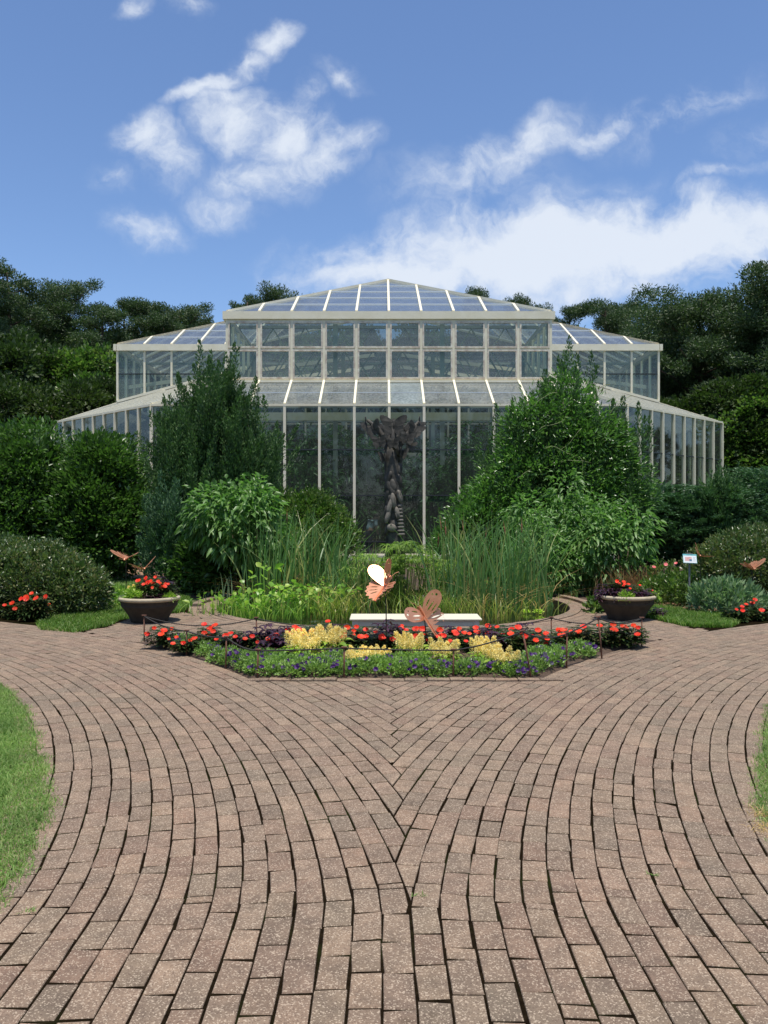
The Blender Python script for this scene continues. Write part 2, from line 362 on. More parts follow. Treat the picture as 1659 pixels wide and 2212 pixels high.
def clip(poly, n, d):                             # keep points with n.p >= d
    out = []
    for i in range(len(poly)):
        a, b = poly[i], poly[(i + 1) % len(poly)]
        da = n[0] * a[0] + n[1] * a[1] - d; db = n[0] * b[0] + n[1] * b[1] - d
        if da >= 0: out.append(a)
        if da * db < 0:
            t = da / (da - db); out.append((a[0] + (b[0] - a[0]) * t, a[1] + (b[1] - a[1]) * t))
    return out
def clip_circle_out(poly, c, r_):                 # keep what lies outside the circle
    m = np.mean(poly, axis=0) - c; m /= np.linalg.norm(m)
    return clip(poly, m, m @ c + r_)
def area(p): return .5 * abs(sum(p[i][0] * p[(i + 1) % len(p)][1] - p[(i + 1) % len(p)][0] * p[i][1] for i in range(len(p))))
BED_Y0, BED_Y1 = 7.68, 9.84
def brick_solid(poly, dz, tilt=(0, 0), inset=.0035, h=.05):
    """12-50 triangles: sides, eased edge, top"""
    p = np.array(poly); n = len(p); c = p.mean(0)
    d = p - c; ln = np.linalg.norm(d, axis=1, keepdims=True); q = c + d * (1 - inset * 1.4 / np.maximum(ln, .02))
    V = []
    for ring, z in ((p, -h), (p, -.004), (q, 0)):
        for x, y in ring: V.append((x, y, z + dz + (tilt[0] * (x - c[0]) + tilt[1] * (y - c[1]) if z > -h else 0)))
    F = []
    for i in range(2):
        for k in range(n): F.append((i * n + k, i * n + (k + 1) % n, (i + 1) * n + (k + 1) % n, (i + 1) * n + k))
    F.append(tuple(2 * n + k for k in range(n)))
    return V, F
def ccw(p):
    s = sum(p[i][0] * p[(i + 1) % len(p)][1] - p[(i + 1) % len(p)][0] * p[i][1] for i in range(len(p)))
    return p if s > 0 else p[::-1]
def screen_size(c, a):                            # how large a flat piece shows
    x, y = c
    if y < 2.25 or abs(x) > .4638 * y + .1: return 0
    return a * H / y ** 3
def lay(pieces, parent, limit=300):
    """pieces: list of (polygon, z); the largest become objects, the rest one part"""
    pieces = sorted(pieces, key=lambda q: -screen_size(np.mean(q[0], axis=0), area(q[0])))
    vs_, fs = [], []
    shared = {}
    for i, (p, z) in enumerate(pieces):
        tl = (rnd.gauss(0, .008), rnd.gauss(0, .008))
        p = ccw(p)
        if i < limit and screen_size(np.mean(p, axis=0), area(p)) > 0:
            c = np.mean(p, axis=0); e = max(((p[(k + 1) % len(p)][0] - p[k][0], p[(k + 1) % len(p)][1] - p[k][1]) for k in range(len(p))), key=lambda v: v[0] ** 2 + v[1] ** 2)
            ang = math.atan2(e[1], e[0]); ca, sa = math.cos(-ang), math.sin(-ang)
            loc = [((x - c[0]) * ca - (y - c[1]) * sa, (x - c[0]) * sa + (y - c[1]) * ca) for x, y in p]
            A = area(p)
            if len(p) == 4 and abs(A - .2025 * .0985) < .0006:
                k = rnd.randrange(8)
                if k not in shared:
                    V, F = brick_solid(loc, 0, tl); me = bpy.data.meshes.new('brick'); me.from_pydata(V, [], F); me.materials.append(BRICK); me.update(); shared[k] = me
                me = shared[k]
                if rnd.random() < .5: ang += math.pi
            else:
                V, F = brick_solid(loc, 0, tl); me = bpy.data.meshes.new('brick'); me.from_pydata(V, [], F); me.materials.append(BRICK); me.update()
            link('brick', me, parent, (c[0], c[1], z), (0, 0, ang))
        else:
            V, F = brick_solid(p, z, tl); b = len(vs_); vs_ += V; fs += [tuple(b + j for j in f) for f in F]
    if vs_:
        me = bpy.data.meshes.new('bricks'); me.from_pydata(vs_, [], fs); me.materials.append(BRICK); me.update()
        tag(link('bricks', me, parent), kind='stuff')
def courses():
    out = []; BL = .2085
    for side in (0, 1):
        c = CR if side else CL; oc = CL if side else CR; sx = -1 if side else 1
        for k in range(32):
            r_in = R0 + k * BW; rm = r_in + BW / 2; st = BL / rm; a = R(-13) + rnd.random() * st
            while a < R(80):
                a1 = a + st * (1 + rnd.gauss(0, .012))
                if rnd.random() < .035: a1 = a + st * rnd.uniform(.22, .5)      # filler pieces
                g = .0049 / rm; gw = .0039
                jr = rnd.gauss(0, .0016); ja = rnd.gauss(0, .0012)
                P = []
                for rr, aa in ((r_in + gw, a + g), (r_in + BW - gw, a + g), (r_in + BW - gw, a1 - g), (r_in + gw, a1 - g)):
                    rr += jr + rnd.gauss(0, .0013); aa += ja * .1 / rm + rnd.gauss(0, .0016) / rm
                    x = c[0] + sx * rr * math.cos(aa); y = c[1] + rr * math.sin(aa)
                    if y < YK: x = c[0] + sx * math.sqrt(rr * rr - (YK - c[1]) ** 2)
                    u = y - YK; x -= sx * min(1, max(0, (R0 + 17 * BW - rr) / .6)) * .145 * (math.sqrt(u * u + .06) - abs(u)) / 2
                    P.append((x, y))
                a = a1
                m = np.mean(P, axis=0)
                if m[1] < YK - .06 and k >= 17: continue
                if m[1] >= YK - .06 and k >= 10 and abs(m[0] - XS) < 2.6:
                    P = clip_circle_out(P, oc, R0 + (k + 1 - side) * BW + .0045)
                    if len(P) < 3: continue
                if m[1] > BED_Y0 - .4 and k >= 19:
                    P = clip(P, (0, -1), -(BED_Y0 - .105))
                    if len(P) < 3: continue
                    if m[1] > BED_Y0 + .2: continue
                if k >= 19 and m[1] < 1.0: continue
                if area(P) < .0004: continue
                out.append((P, rnd.gauss(0, .0009)))
    return out
lay(courses(), path)

# ---- terrace of herringbone pavers between bed and pond
terrace_pts = [(-3.9, 10.5), (-3.72, 11.3), (-3.76, 11.85), (-3.45, 12.4), (-3.1, 12.7), (-2.9, 12.85), (0.15, 12.9), (3.2, 12.9), (3.55, 12.7), (3.85, 12.2), (4.0, 11.6), (4.08, 11.2), (4.3, 10.6), (3.3, 9.75), (-2.9, 9.75)]
def inside(p, poly):
    r_ = False; j = len(poly) - 1
    for i in range(len(poly)):
        if (poly[i][1] > p[1]) != (poly[j][1] > p[1]) and p[0] < (poly[j][0] - poly[i][0]) * (p[1] - poly[i][1]) / (poly[j][1] - poly[i][1]) + poly[i][0]: r_ = not r_
        j = i
    return r_
def terrace_sheet():
    V = []; F = []; n = 64                         # ring segment in front of the pond
    for k in range(n + 1):
        t = R(183) + R(174) * k / n
        for r_ in (PR + .01, 3.34): V.append((PC[0] + r_ * math.cos(t), PC[1] + r_ * math.sin(t), -.0065))
        x = PC[0] + 3.34 * math.cos(t); y = PC[1] + 3.34 * math.sin(t)
        V.append((-4.2 + 8.7 * k / n, min(y, 9.7 + 0 * x), -.0065))
    for k in range(n):
        b = 3 * k
        F += [(b + 1, b + 4, b + 3, b), (b + 2, b + 5, b + 4, b + 1)]
    return tag(link('pond_terrace', np_mesh('pond_terrace', V, np.array(F), JOINT)), kind='structure')
terrace = terrace_sheet()
def herringbone():
    out = []; w = .104; ca = math.cos(R(45)); sa = math.sin(R(45)); g = .0035
    for i in range(-60, 61):
        for j in range(-40, 41):
            for kind in (0, 1):
                bx, by = i + 2 * j, i - 2 * j
                x0, y0, x1, y1 = (bx, by, bx + 2, by + 1) if kind == 0 else (bx, by + 1, bx + 1, by + 3)
                P = []
                for x, y in ((x0 * w + g, y0 * w + g), (x1 * w - g, y0 * w + g), (x1 * w - g, y1 * w - g), (x0 * w + g, y1 * w - g)):
                    P.append((x * ca - y * sa, x * sa + y * ca + 11.3))
                m = np.mean(P, axis=0)
                if abs(m[0]) > 4.6 or m[1] < 9.6 or m[1] > 13.1 or not inside(m, terrace_pts): continue
                d = np.linalg.norm(m - PC)
                if d < 3.3: continue
                if d < 3.6: P = clip_circle_out(P, PC, 3.345)
                if len(P) < 3: continue
                rl = np.linalg.norm(m - CL); rr = np.linalg.norm(m - CR)
                if min(rl, rr) < RB - .05: continue
                if rl < RB + .15: P = clip_circle_out(P, CL, RB + .004)
                if len(P) < 3: continue
                if rr < RB + .15: P = clip_circle_out(P, CR, RB + .004)
                if len(P) < 3: continue
                if -2.95 < m[0] < 3.3: P = clip(P, (0, 1), BED_Y1 + .01)
                if len(P) < 3 or area(P) < .0015: continue
                out.append((P, rnd.gauss(0, .0009)))
    return out
lay(herringbone(), terrace)
kerb = empty('pond_kerb', (PC[0], PC[1], 0), None, None); kerb['kind'] = 'structure'
def kerb_bricks():
    def ring(r0, r1, ln, z, a0, a1, h=.05):
        n = int((a1 - a0) * (r0 + r1) / 2 / ln); out = []
        for k in range(n):
            t0 = a0 + (a1 - a0) * k / n; t1 = a0 + (a1 - a0) * (k + 1) / n; g = .003 / r0
            P = [(r_ * math.cos(t), r_ * math.sin(t)) for r_, t in ((r0, t0 + g), (r1, t0 + g), (r1, t1 - g), (r0, t1 - g))]
            out.append(P)
            V, F = brick_solid(ccw(P), z + rnd.gauss(0, .0015), (rnd.gauss(0, .006), rnd.gauss(0, .006)), h=h)
            me = bpy.data.meshes.new('brick'); me.from_pydata(V, [], F); me.materials.append(BRICK); me.update(); link('brick', me, kerb)
    ring(PR - .03, 3.075, .21, .012, R(150), R(390), .24)
    ring(3.082, 3.18, .21, .004, R(160), R(380))
    ring(3.186, 3.34, .108, .002, R(186), R(354))
    ring(3.186, 3.32, .21, .045, R(140), R(185), .1); ring(3.186, 3.32, .21, .045, R(355), R(400), .1)
kerb_bricks()
# pond basin and water
def pond():
    b = MB(); b.lathe([(0.01, -.7), (PR - .1, -.65), (PR + .015, -.5), (PR + .015, -.031)], 72, (PC[0], PC[1], 0))
    tag(b.build('pond_basin', solid('dark_pond_liner', (.015, .014, .01), None, .9)), kind='structure')
    m, N, L, p = new_mat('pond_water'); p.inputs['Base Color'].default_value = (.012, .014, .006, 1); p.inputs['Roughness'].default_value = .02; p.inputs['IOR'].default_value = 1.33
    n = tex_noise(N, L, 5, 2); bp = N.new('ShaderNodeBump'); bp.inputs['Strength'].default_value = .03; L.new(n.outputs['Fac'], bp.inputs['Height']); L.new(bp.outputs[0], p.inputs['Normal'])
    V = [(PC[0] + PR * math.cos(2 * math.pi * k / 72), PC[1] + PR * math.sin(2 * math.pi * k / 72), -.07) for k in range(72)]
    me = bpy.data.meshes.new('pond_water'); me.from_pydata(V, [], [tuple(range(72))]); me.materials.append(m)
    tag(link('pond_water', me), kind='structure')
pond()
# bed soil and edging
def bed():
    A = [p for p in arc(CL, RB + .005, R(31.2), R(45.2), 14)]
    B = [p for p in arc(CR, RB + .005, R(31.2), R(46.5), 14, True)]
    pts = A + B[::-1]
    mid = (.15, 8.8)
    V = [(x, y, -.005) for x, y in pts] + [(mid[0] + (x - mid[0]) * .93, mid[1] + (y - mid[1]) * .9, .035) for x, y in pts]
    n = len(pts); F = [tuple((k + 1) % n if q == 1 else k if q == 0 else n + (k + 1) % n if q == 2 else n + k for q in range(4)) for k in range(n)]
    F = [f[::-1] for f in F] + [tuple(range(2 * n - 1, n - 1, -1))]
    me = bpy.data.meshes.new('flower_bed_soil'); me.from_pydata(V, [], F); me.materials.append(SOIL); me.update()
    tag(link('flower_bed_soil', me), kind='structure')
    e = empty('bed_edging', (0, BED_Y0 - .05, 0), 'low straight edging of tan bricks along the front of the flower bed', 'edging')
    x = -1.27
    while x < 1.48:
        l = .2085; P = [(x + .003, -.047), (x + l - .003, -.047), (x + l - .003, .047), (x + .003, .047)]
        P = [(a, b + rnd.gauss(0, .002)) for a, b in P]
        V, F = brick_solid(P, .013 + rnd.gauss(0, .003), (rnd.gauss(0, .02), 0), .006, .07)
        me = bpy.data.meshes.new('brick'); me.from_pydata(V, [], F); me.materials.append(BRICK); me.update(); link('brick', me, e); x += l
bed()
# mulch strips and dirt beside the paving
tag(sheet('mulch_bed', [(-16, 19.2), (-9, 19.2), (-6.2, 19.0), (-4.4, 19.4), (-3.2, 20.5), (-3.5, 27), (-16, 27)], -.024, MULCH), kind='structure')
tag(sheet('mulch_strip', [(-8.5, 12.35), (-6.2, 11.35), (-4.75, 10.95), (-4.45, 11.05), (-4.8, 11.7), (-5.6, 12.2), (-7, 13), (-8.5, 13.5)], -.0185, MULCH), kind='structure')
tag(sheet('mulch_strip', [(4.4, 11.25), (4.7, 11.08), (5.5, 11.35), (8, 13.2), (8, 15), (5.6, 13.6), (5.1, 14.3), (4.3, 14.4), (4.6, 13.4), (4.95, 12.5)], -.0185, MULCH), kind='structure')
tag(sheet('shrub_border', [(-3.9, 15.6), (-2.9, 14.6), (-2.7, 15.6), (0, 17.0), (2.8, 15.8), (3.2, 14.6), (4.2, 14.8), (6.5, 17.5), (9, 20.5), (9, 26.5), (-9, 26.5), (-5, 20)], -.02, SOIL), kind='structure')
#PART2
# ------------------------------------------------------------------ the glasshouse
GX, GY, B = .17, 40.5, 1.137                      # axis, centre, width of one bay
GH = empty('glasshouse', (GX, GY, 0), 'large cream framed glass butterfly conservatory with stepped glass roofs and a lean-to skirt', 'greenhouse')
def part(name, mb, mat, parent=GH, **k): return mb.build(name, mat, parent, **k)
def quad(name, pts, mat, parent=GH):
    me = bpy.data.meshes.new(name); me.from_pydata([tuple(p) for p in pts], [], [tuple(range(len(pts)))]); me.materials.append(mat); me.update()
    return link(name, me, parent)
def beam(name, a, b, w, h, mat=None, up=(0, 0, 1), parent=GH):
    m = MB(); m.beam(a, b, w, h, up); return m.build(name, mat or FRAME, parent)
ZE, ZR, ZC, ZT = 8.60, 11.28, 6.14, 5.04          # upper eave, ridge, clerestory sill, skirt eave
A = 5 * B; AA = 10 * B; SK = 2.08                 # half tower, arm length, skirt depth
def hip(yaw, cx, cy, ks, label=None):
    """triangular hip slope: eave along local x at (cx, cy), rising towards local +y"""
    M = Matrix.Translation((cx, cy, 0)) @ Matrix.Rotation(yaw, 4, 'Z')
    P = lambda x, y: M @ Vector((x, y, ZE + y / A * (ZR - ZE)))
    for k in range(-5, 6):
        if k in ks and abs(k) < 5: beam('rafter', P(k * B, -.06), P(k * B, (5 - abs(k)) * B), .085, .12)
    for s in (-1, 1):
        if s * 5 in ks: beam('hip_rafter', P(s * A, 0), P(0, A) + Vector((0, 0, .02)), .09, .12)
    for k in range(-5, 5):
        if not (k in ks and k + 1 in ks): continue
        d0 = (5 - abs(k)) * B; d1 = (5 - abs(k + 1)) * B
        pts = [P(k * B, 0), P((k + 1) * B, 0)] + ([P((k + 1) * B, d1)] if d1 > 0 else []) + ([P(k * B, d0)] if d0 > 0 else [])
        quad('roof_pane', pts, GLASSU)
        for j in range(1, 5):                     # glazing bars across the slope
            y = j * B * .985
            xa, xb = k * B, (k + 1) * B
            lim = A - y
            xa, xb = max(xa, -lim), min(xb, lim)
            if xb - xa > .12: beam('glazing_bar', P(xa, y) + Vector((0, 0, .012)), P(xb, y) + Vector((0, 0, .012)), .045, .04, GLAZE)
GLAZE = solid('grey_glazing_bar', (.62, .66, .68), None, .5)
hip(0, 0, -AA, range(-5, 6))
hip(0, -A, -A, range(-5, 1)); hip(0, A, -A, range(0, 6))
hip(R(-90), -AA, 0, range(-5, 6)); hip(R(90), AA, 0, range(-5, 6))
# slopes behind the front hips, and the back of the cross
quad('roof_panel', [(-A, -AA, ZE), (0, -A, ZR), (0, 0, ZR), (-A, -A, ZE)], GLASSU); quad('roof_panel', [(A, -A, ZE), (0, 0, ZR), (0, -A, ZR), (A, -AA, ZE)], GLASSU)
quad('roof_panel', [(-AA, A, ZE), (-A, 0, ZR), (A, 0, ZR), (AA, A, ZE)], GLASSU)
beam('ridge_beam', (-A, 0, ZR), (A, 0, ZR), .12, .14); beam('ridge_beam', (0, -A, ZR), (0, -.07, ZR), .12, .14)
for s in (-1, 1): beam('valley_beam', (s * A, -A, ZE), (s * .06, -.06, ZR), .1, .12)
# fascias
def fascia(a, b, off):
    a = Vector(a); b = Vector(b); beam('fascia', a + Vector(off), b + Vector(off), .12, .27, up=(0, 0, 1))
fascia((-A - .14, -AA, ZE - .15), (A + .14, -AA, ZE - .15), (0, -.08, 0))
for s in (-1, 1):
    fascia((s * AA, -A, ZE - .15), (s * (A + .015), -A, ZE - .15), (0, -.08, 0))
    fascia((s * (A + .08), -AA + .0, ZE - .15), (s * (A + .08), -A - .145, ZE - .15), (0, 0, 0))
    fascia((s * (AA + .08), -A - .14, ZE - .15), (s * (AA + .08), A, ZE - .15), (0, 0, 0))
fascia((-AA, A, ZE - .15), (AA, A, ZE - .15), (0, .08, 0))
# front tower clerestory: 10 x 2 windows, each a frame with its pane
zs = [(ZC + .16, ZC + 1.06), (ZC + 1.2, ZE - .3)]
for k in range(11):
    x = (k - 5) * B
    beam('post', (x, -AA, ZC), (x, -AA, ZE - .29), .085, .16, up=(0, 1, 0))
for j, z in enumerate((ZC + .04, ZC + 1.13, ZE - .32)):
    beam('rail', (-A, -AA - .0, z), (A, -AA - .0, z), .14, .085)
def window(x0, x1, y, z0, z1):
    m = MB(); t = .055; yo, yi = y - .105, y - .03
    m.box((x0, yo, z0), (x0 + t, yi, z1)); m.box((x1 - t, yo, z0), (x1, yi, z1))
    m.box((x0 + t, yo, z0), (x1 - t, yi, z0 + t)); m.box((x0 + t, yo, z1 - t), (x1 - t, yi, z1))
    w = m.build('window', FRAMEW, GH)
    q = quad('pane', [(x0 + t, yi - .02, z0 + t), (x1 - t, yi - .02, z0 + t), (x1 - t, yi - .02, z1 - t), (x0 + t, yi - .02, z1 - t)], GLASSM[0 if rnd.random() < .6 else 2], w)
for k in range(10):
    x0 = (k - 5) * B + .046; x1 = (k - 4) * B - .046
    window(x0, x1, -AA, ZC + .085, ZC + 1.10); window(x0, x1, -AA, ZC + 1.165, ZE - .365)
# wings: tall panes between slim posts, foot cut by the skirt roof
def zdiag(x, y):                                   # height of the diagonal skirt roof above (x, y), local
    d = (y - x + (-AA - SK) * -1 + (A + SK)) if False else ((A + SK) - abs(x) + (y + AA + SK)) / math.sqrt(2)
    return ZT + (ZC - ZT) / 2.94 * d
for s in (-1, 1):
    for k in range(5):
        x0, x1 = A + k * B, A + (k + 1) * B
        b0, b1 = zdiag(x0, -A) + .07, zdiag(x1, -A) + .07
        zm = 7.35
        for lo0, lo1, hi in ((b0, b1, zm), (max(zm, b0), max(zm, b1), ZE - .29)):
            if lo0 >= hi and lo1 >= hi: continue
            quad('pane', [(s * x0, -A, min(lo0, hi - .01)), (s * x1, -A, lo1), (s * x1, -A, hi), (s * x0, -A, hi)], rnd.choice(GLASSM[1:]))
        if b1 < zm:
            xa = x0 if b0 < zm else x0 + (b0 - zm) / (b0 - b1) * B
            beam('transom', (s * xa, -A - .01, zm), (s * x1, -A - .01, zm), .05, .045, TRANSOM)
        beam('post', (s * x1, -A, b1), (s * x1, -A, ZE - .29), .085, .1, up=(0, 1, 0))
    beam('sill', (s * (A + .07), -A - .02, zdiag(A, -A) + .05), (s * AA, -A - .02, zdiag(AA, -A) + .05), .12, .10)
    quad('end_wall', [(s * AA, -A, ZC), (s * AA, A, ZC), (s * AA, A, ZE - .2), (s * AA, -A, ZE - .2)], GLASS)
    quad('side_wall', [(s * A, -AA, ZC), (s * A, -A, ZC), (s * A, -A, ZE - .2), (s * A, -AA, ZE - .2)], GLASS)
    for k in range(1, 10): beam('post', (s * AA, -A + k * B, ZC), (s * AA, -A + k * B, ZE - .29), .1, .085, up=(0, 1, 0))
    for k in range(1, 5): beam('post', (s * A, -AA + k * B, ZC), (s * A, -AA + k * B, ZE - .29), .1, .1, up=(0, 1, 0))
    beam('sill', (s * AA, -A, ZC), (s * AA, A, ZC), .12, .12)
quad('back_wall', [(-AA, A, .2), (AA, A, .2), (AA, A, ZE - .2), (-AA, A, ZE - .2)], GLASSW)
for k in range(-10, 11): beam('post', (k * B, A + .03, .2), (k * B, A + .03, ZE - .29), .1, .12, up=(0, 1, 0))
beam('rail', (-AA, A + .03, 4.6), (AA, A + .03, 4.6), .1, .5)
# front skirt: roof, wall, transoms
YE = -AA - SK; XE = A + SK
N_ = Vector((0, -(ZC - ZT), SK)).normalized()
beam('sill', (-A - .05, -AA - .11, ZC - .02), (A + .05, -AA - .11, ZC - .02), .09, .07)
for k in range(-6, 7):
    x = k * B
    t1 = 1.0 if abs(k) <= 5 else (XE - abs(x)) / SK
    a = Vector((x, YE - .02, ZT)); b = Vector((x, YE + SK * t1 - .07, ZT + (ZC - ZT) * t1 - .03))
    beam('rafter', a + N_ * .03, b + N_ * .03, .075, .10)
for s in (-1, 1): beam('hip_rafter', (s * XE, YE, ZT + .03), (s * A, -AA - .05, ZC), .08, .1)
for k in range(-7, 7):
    x0, x1 = max(k * B, -XE), min((k + 1) * B, XE)
    P = lambda x, t: (x, YE + SK * t, ZT + (ZC - ZT) * t)
    t0 = min(1, (XE - abs(x0)) / SK); t1 = min(1, (XE - abs(x1)) / SK)
    pts = [P(x0, 0), P(x1, 0)] + ([P(x1, t1)] if t1 > 0 else []) + ([P(x0, t0)] if t0 > 0 else [])
    quad('roof_pane', pts, GLASSR if k != 0 else GLASSP)
    xa, xb = max(x0, -XE + SK * .5), min(x1, XE - SK * .5)
    if xb > xa: beam('glazing_bar', Vector(P(xa, .5)) + N_ * .012, Vector(P(xb, .5)) + N_ * .012, .03, .025, GLAZE)
    zz = [.12, .58, 2.09, 3.585, ZT - .06]
    for j in range(4): quad('wall_pane', [(x0, YE, zz[j]), (x1, YE, zz[j]), (x1, YE, zz[j + 1]), (x0, YE, zz[j + 1])], GLASSW)
    for z in zz[1:4]: beam('transom', (x0 + .04, YE - .01, z), (x1 - .04, YE - .01, z), .045, .04, TRANSOM)
for k in range(-6, 7): beam('post', (k * B, YE - .02, 0), (k * B, YE - .02, ZT - .02), .085, .13, up=(0, 1, 0))
for s in (-1, 1): beam('corner_post', (s * XE, YE, 0), (s * XE, YE, ZT - .02), .1, .1, up=(0, 1, 0))
beam('gutter', (-XE, YE - .04, ZT - .0), (XE, YE - .04, ZT - .0), .10, .07)
beam('base_kerb', (-XE, YE - .02, .04), (XE, YE - .02, .04), .3, .2, CONC)
beam('rail', (-XE, YE - .06, .16), (XE, YE - .06, .16), .06, .06)
# diagonal skirts at 45 degrees
ND, ST = 9, .5822
for s in (-1, 1):
    E = lambda j: Vector((s * (XE + j * ST), YE + j * ST, 0))
    dirn = Vector((-s, 1, 0)) / math.sqrt(2)
    e0, e1 = E(0), E(ND); z3 = lambda p, z: (p.x, p.y, z)
    for j in range(1, ND + 1):
        p = E(j); beam('post', z3(p, 0), z3(p, ZT - .02), .07, .12, up=tuple(dirn))
    for j in range(ND):
        a, b = E(j), E(j + 1); zz = [.12, .58, 2.09, 3.585, ZT - .04]
        for i in range(4): quad('wall_pane', [z3(a, zz[i]), z3(b, zz[i]), z3(b, zz[i + 1]), z3(a, zz[i + 1])], GLASSW)
        for z in zz[1:4]: beam('transom', z3(a, z), z3(b, z), .04, .04, TRANSOM)
    beam('gutter', z3(e0, ZT), z3(e1, ZT), .10, .07)
    beam('base_kerb', z3(e0, .04), z3(e1, .04), .3, .2, CONC)
    top = [Vector((s * A, -AA, ZC)), Vector((s * A, -A, zdiag(A, -A))), Vector((s * AA, -A, ZC))]
    def roofpt(j):
        t = min(SK + j * ST, SK + A - j * ST) if j * ST < A else 0
        p = E(j) + Vector((-s, 1, 0)) * max(t, 0); return Vector((p.x, p.y, ZT + (ZC - ZT) / 2.94 * max(t, 0) * math.sqrt(2)))
    ends = [roofpt(j) for j in range(ND)] + [Vector((s * AA, -A, ZC))]
    nrm = Vector((s * 1, -1, 2.9)).normalized()
    for j in range(1, ND + 1):
        p = E(j); beam('rafter', Vector(z3(p, ZT)) + nrm * .012, ends[j] + nrm * .012, .05, .03)
    for j in range(ND):
        a, b = E(j), E(j + 1)
        pts = [z3(a, ZT), z3(b, ZT), ends[j + 1], ends[j]]
        quad('roof_pane', pts, GLASSR)
    # outer side walls running back
    sx = e1.x
    quad('wall_pane', [(sx, e1.y, .12), (sx, 8, .12), (sx, 8, ZT - .04), (sx, e1.y, ZT - .04)], GLASSW)
    quad('roof_pane', [(sx, e1.y, ZT), (sx, 8, ZT), (s * AA, 8, ZC), (s * AA, -A, ZC)], GLASSR)
    for k in range(1, 14): beam('post', (sx, e1.y + k * B, 0), (sx, e1.y + k * B, ZT - .02), .1, .085, up=(0, 1, 0))
    beam('gutter', (sx, e1.y, ZT), (sx, 8, ZT), .1, .07)
# inside: eave beam, trusses, purlins, columns
beam('inner_beam', (-XE + .6, YE + .5, 4.72), (XE - .6, YE + .5, 4.72), .16, .27)
for y in (-AA + .9, -A - .6, -A + 2.6, 2.8):
    half = A - .25 if y < -A else AA - .4
    m = MB(); z0, z1 = ZC + .15, ZE - .35
    m.beam((-half, y, z0), (half, y, z0), .09, .10); m.beam((-half, y, z1), (half, y, z1), .09, .10)
    n = int(half * 2 / 1.137); 
    for i in range(n):
        xa = -half + i * 2 * half / n; xb = xa + 2 * half / n
        if i % 2: m.beam((xa, y, z0), (xb, y, z1), .042, .042)
        else: m.beam((xa, y, z1), (xb, y, z0), .042, .042)
        m.beam((xa, y + .25, z1), (xb, y + .25, z0), .05, .05) if i % 2 else m.beam((xa, y + .25, z0), (xb, y + .25, z1), .05, .05)
    part('truss', m, TRUSS)
for y in (-A + 1.6, -A + 4.6, A - 1.2):     # inclined cream beams under the roof
    half = A if y < -A else AA
    for s in (-1, 1):
        m = MB(); m.beam((s * half, y, ZC + .9), (s * .6, y, ZE - .15), .10, .16); part('roof_beam', m, FRAME)
for z in (6.4, 6.95, 7.6, 8.2):
    m = MB(); m.beam((-AA, A - .6, z), (AA, A - .6, z), .05, .06); part('purlin', m, FRAME)
for x in (-A, -A / 3, A / 3, A):
    for y in (-AA + .25, -A + .2, A - .9):
        m = MB(); m.beam((x, y, 0), (x, y, ZE - .4), .16, .16, up=(0, 1, 0)); part('column', m, TRUSS)
# ------------------------------------------------------------------ foliage tools
def unit(v): return v / np.maximum(np.linalg.norm(v, axis=-1, keepdims=True), 1e-9)
def rball(g, n): return unit(g.normal(size=(n, 3))) * (g.random((n, 1)) ** (1 / 3))
def leaf_arrays(P, D, Nn, L, Wd, fold=.25, mid=.42):
    """kite leaves, folded along the rib: 2 triangles each"""
    n = len(P); L = np.broadcast_to(np.asarray(L, float).reshape(-1, 1), (n, 1)); Wd = np.broadcast_to(np.asarray(Wd, float).reshape(-1, 1), (n, 1))
    D = unit(D); S = unit(np.cross(D, Nn)); U = np.cross(S, D)
    a = P; t = P + D * L; l = P + D * L * mid - S * Wd / 2 + U * Wd * fold; r = P + D * L * mid + S * Wd / 2 + U * Wd * fold
    V = np.stack([a, r, t, l], 1).reshape(-1, 3); i = np.arange(n)[:, None] * 4
    return V, np.concatenate([i + [[0, 1, 2]], i + [[0, 2, 3]]], 0)
def big_leaf_arrays(P, D, Nn, L, Wd, droop=.5, fold=.15):
    """long leaves with a curved rib: 8 points, 6 faces"""
    n = len(P); L = np.broadcast_to(np.asarray(L, float).reshape(-1, 1), (n, 1)); Wd = np.broadcast_to(np.asarray(Wd, float).reshape(-1, 1), (n, 1))
    D = unit(D); S = unit(np.cross(D, Nn)); U = np.cross(S, D); Z = np.array([[0, 0, -1.0]])
    def c(t): return P + D * L * t + Z * L * droop * t * t
    c0, c1, c2, c3 = c(0), c(.3), c(.66), c(1.0)
    w1, w2 = Wd * .5, Wd * .36
    V = np.stack([c0, c1 - S * w1 + U * Wd * fold, c1, c1 + S * w1 + U * Wd * fold, c2 - S * w2 + U * Wd * fold, c2, c2 + S * w2 + U * Wd * fold, c3], 1).reshape(-1, 3)
    i = np.arange(n)[:, None] * 8
    T = np.concatenate([i + [[0, 2, 1]], i + [[0, 3, 2]], i + [[4, 5, 7]], i + [[5, 6, 7]]], 0)
    Q = np.concatenate([i + [[1, 2, 5, 4]], i + [[2, 3, 6, 5]]], 0)
    return V, T, Q
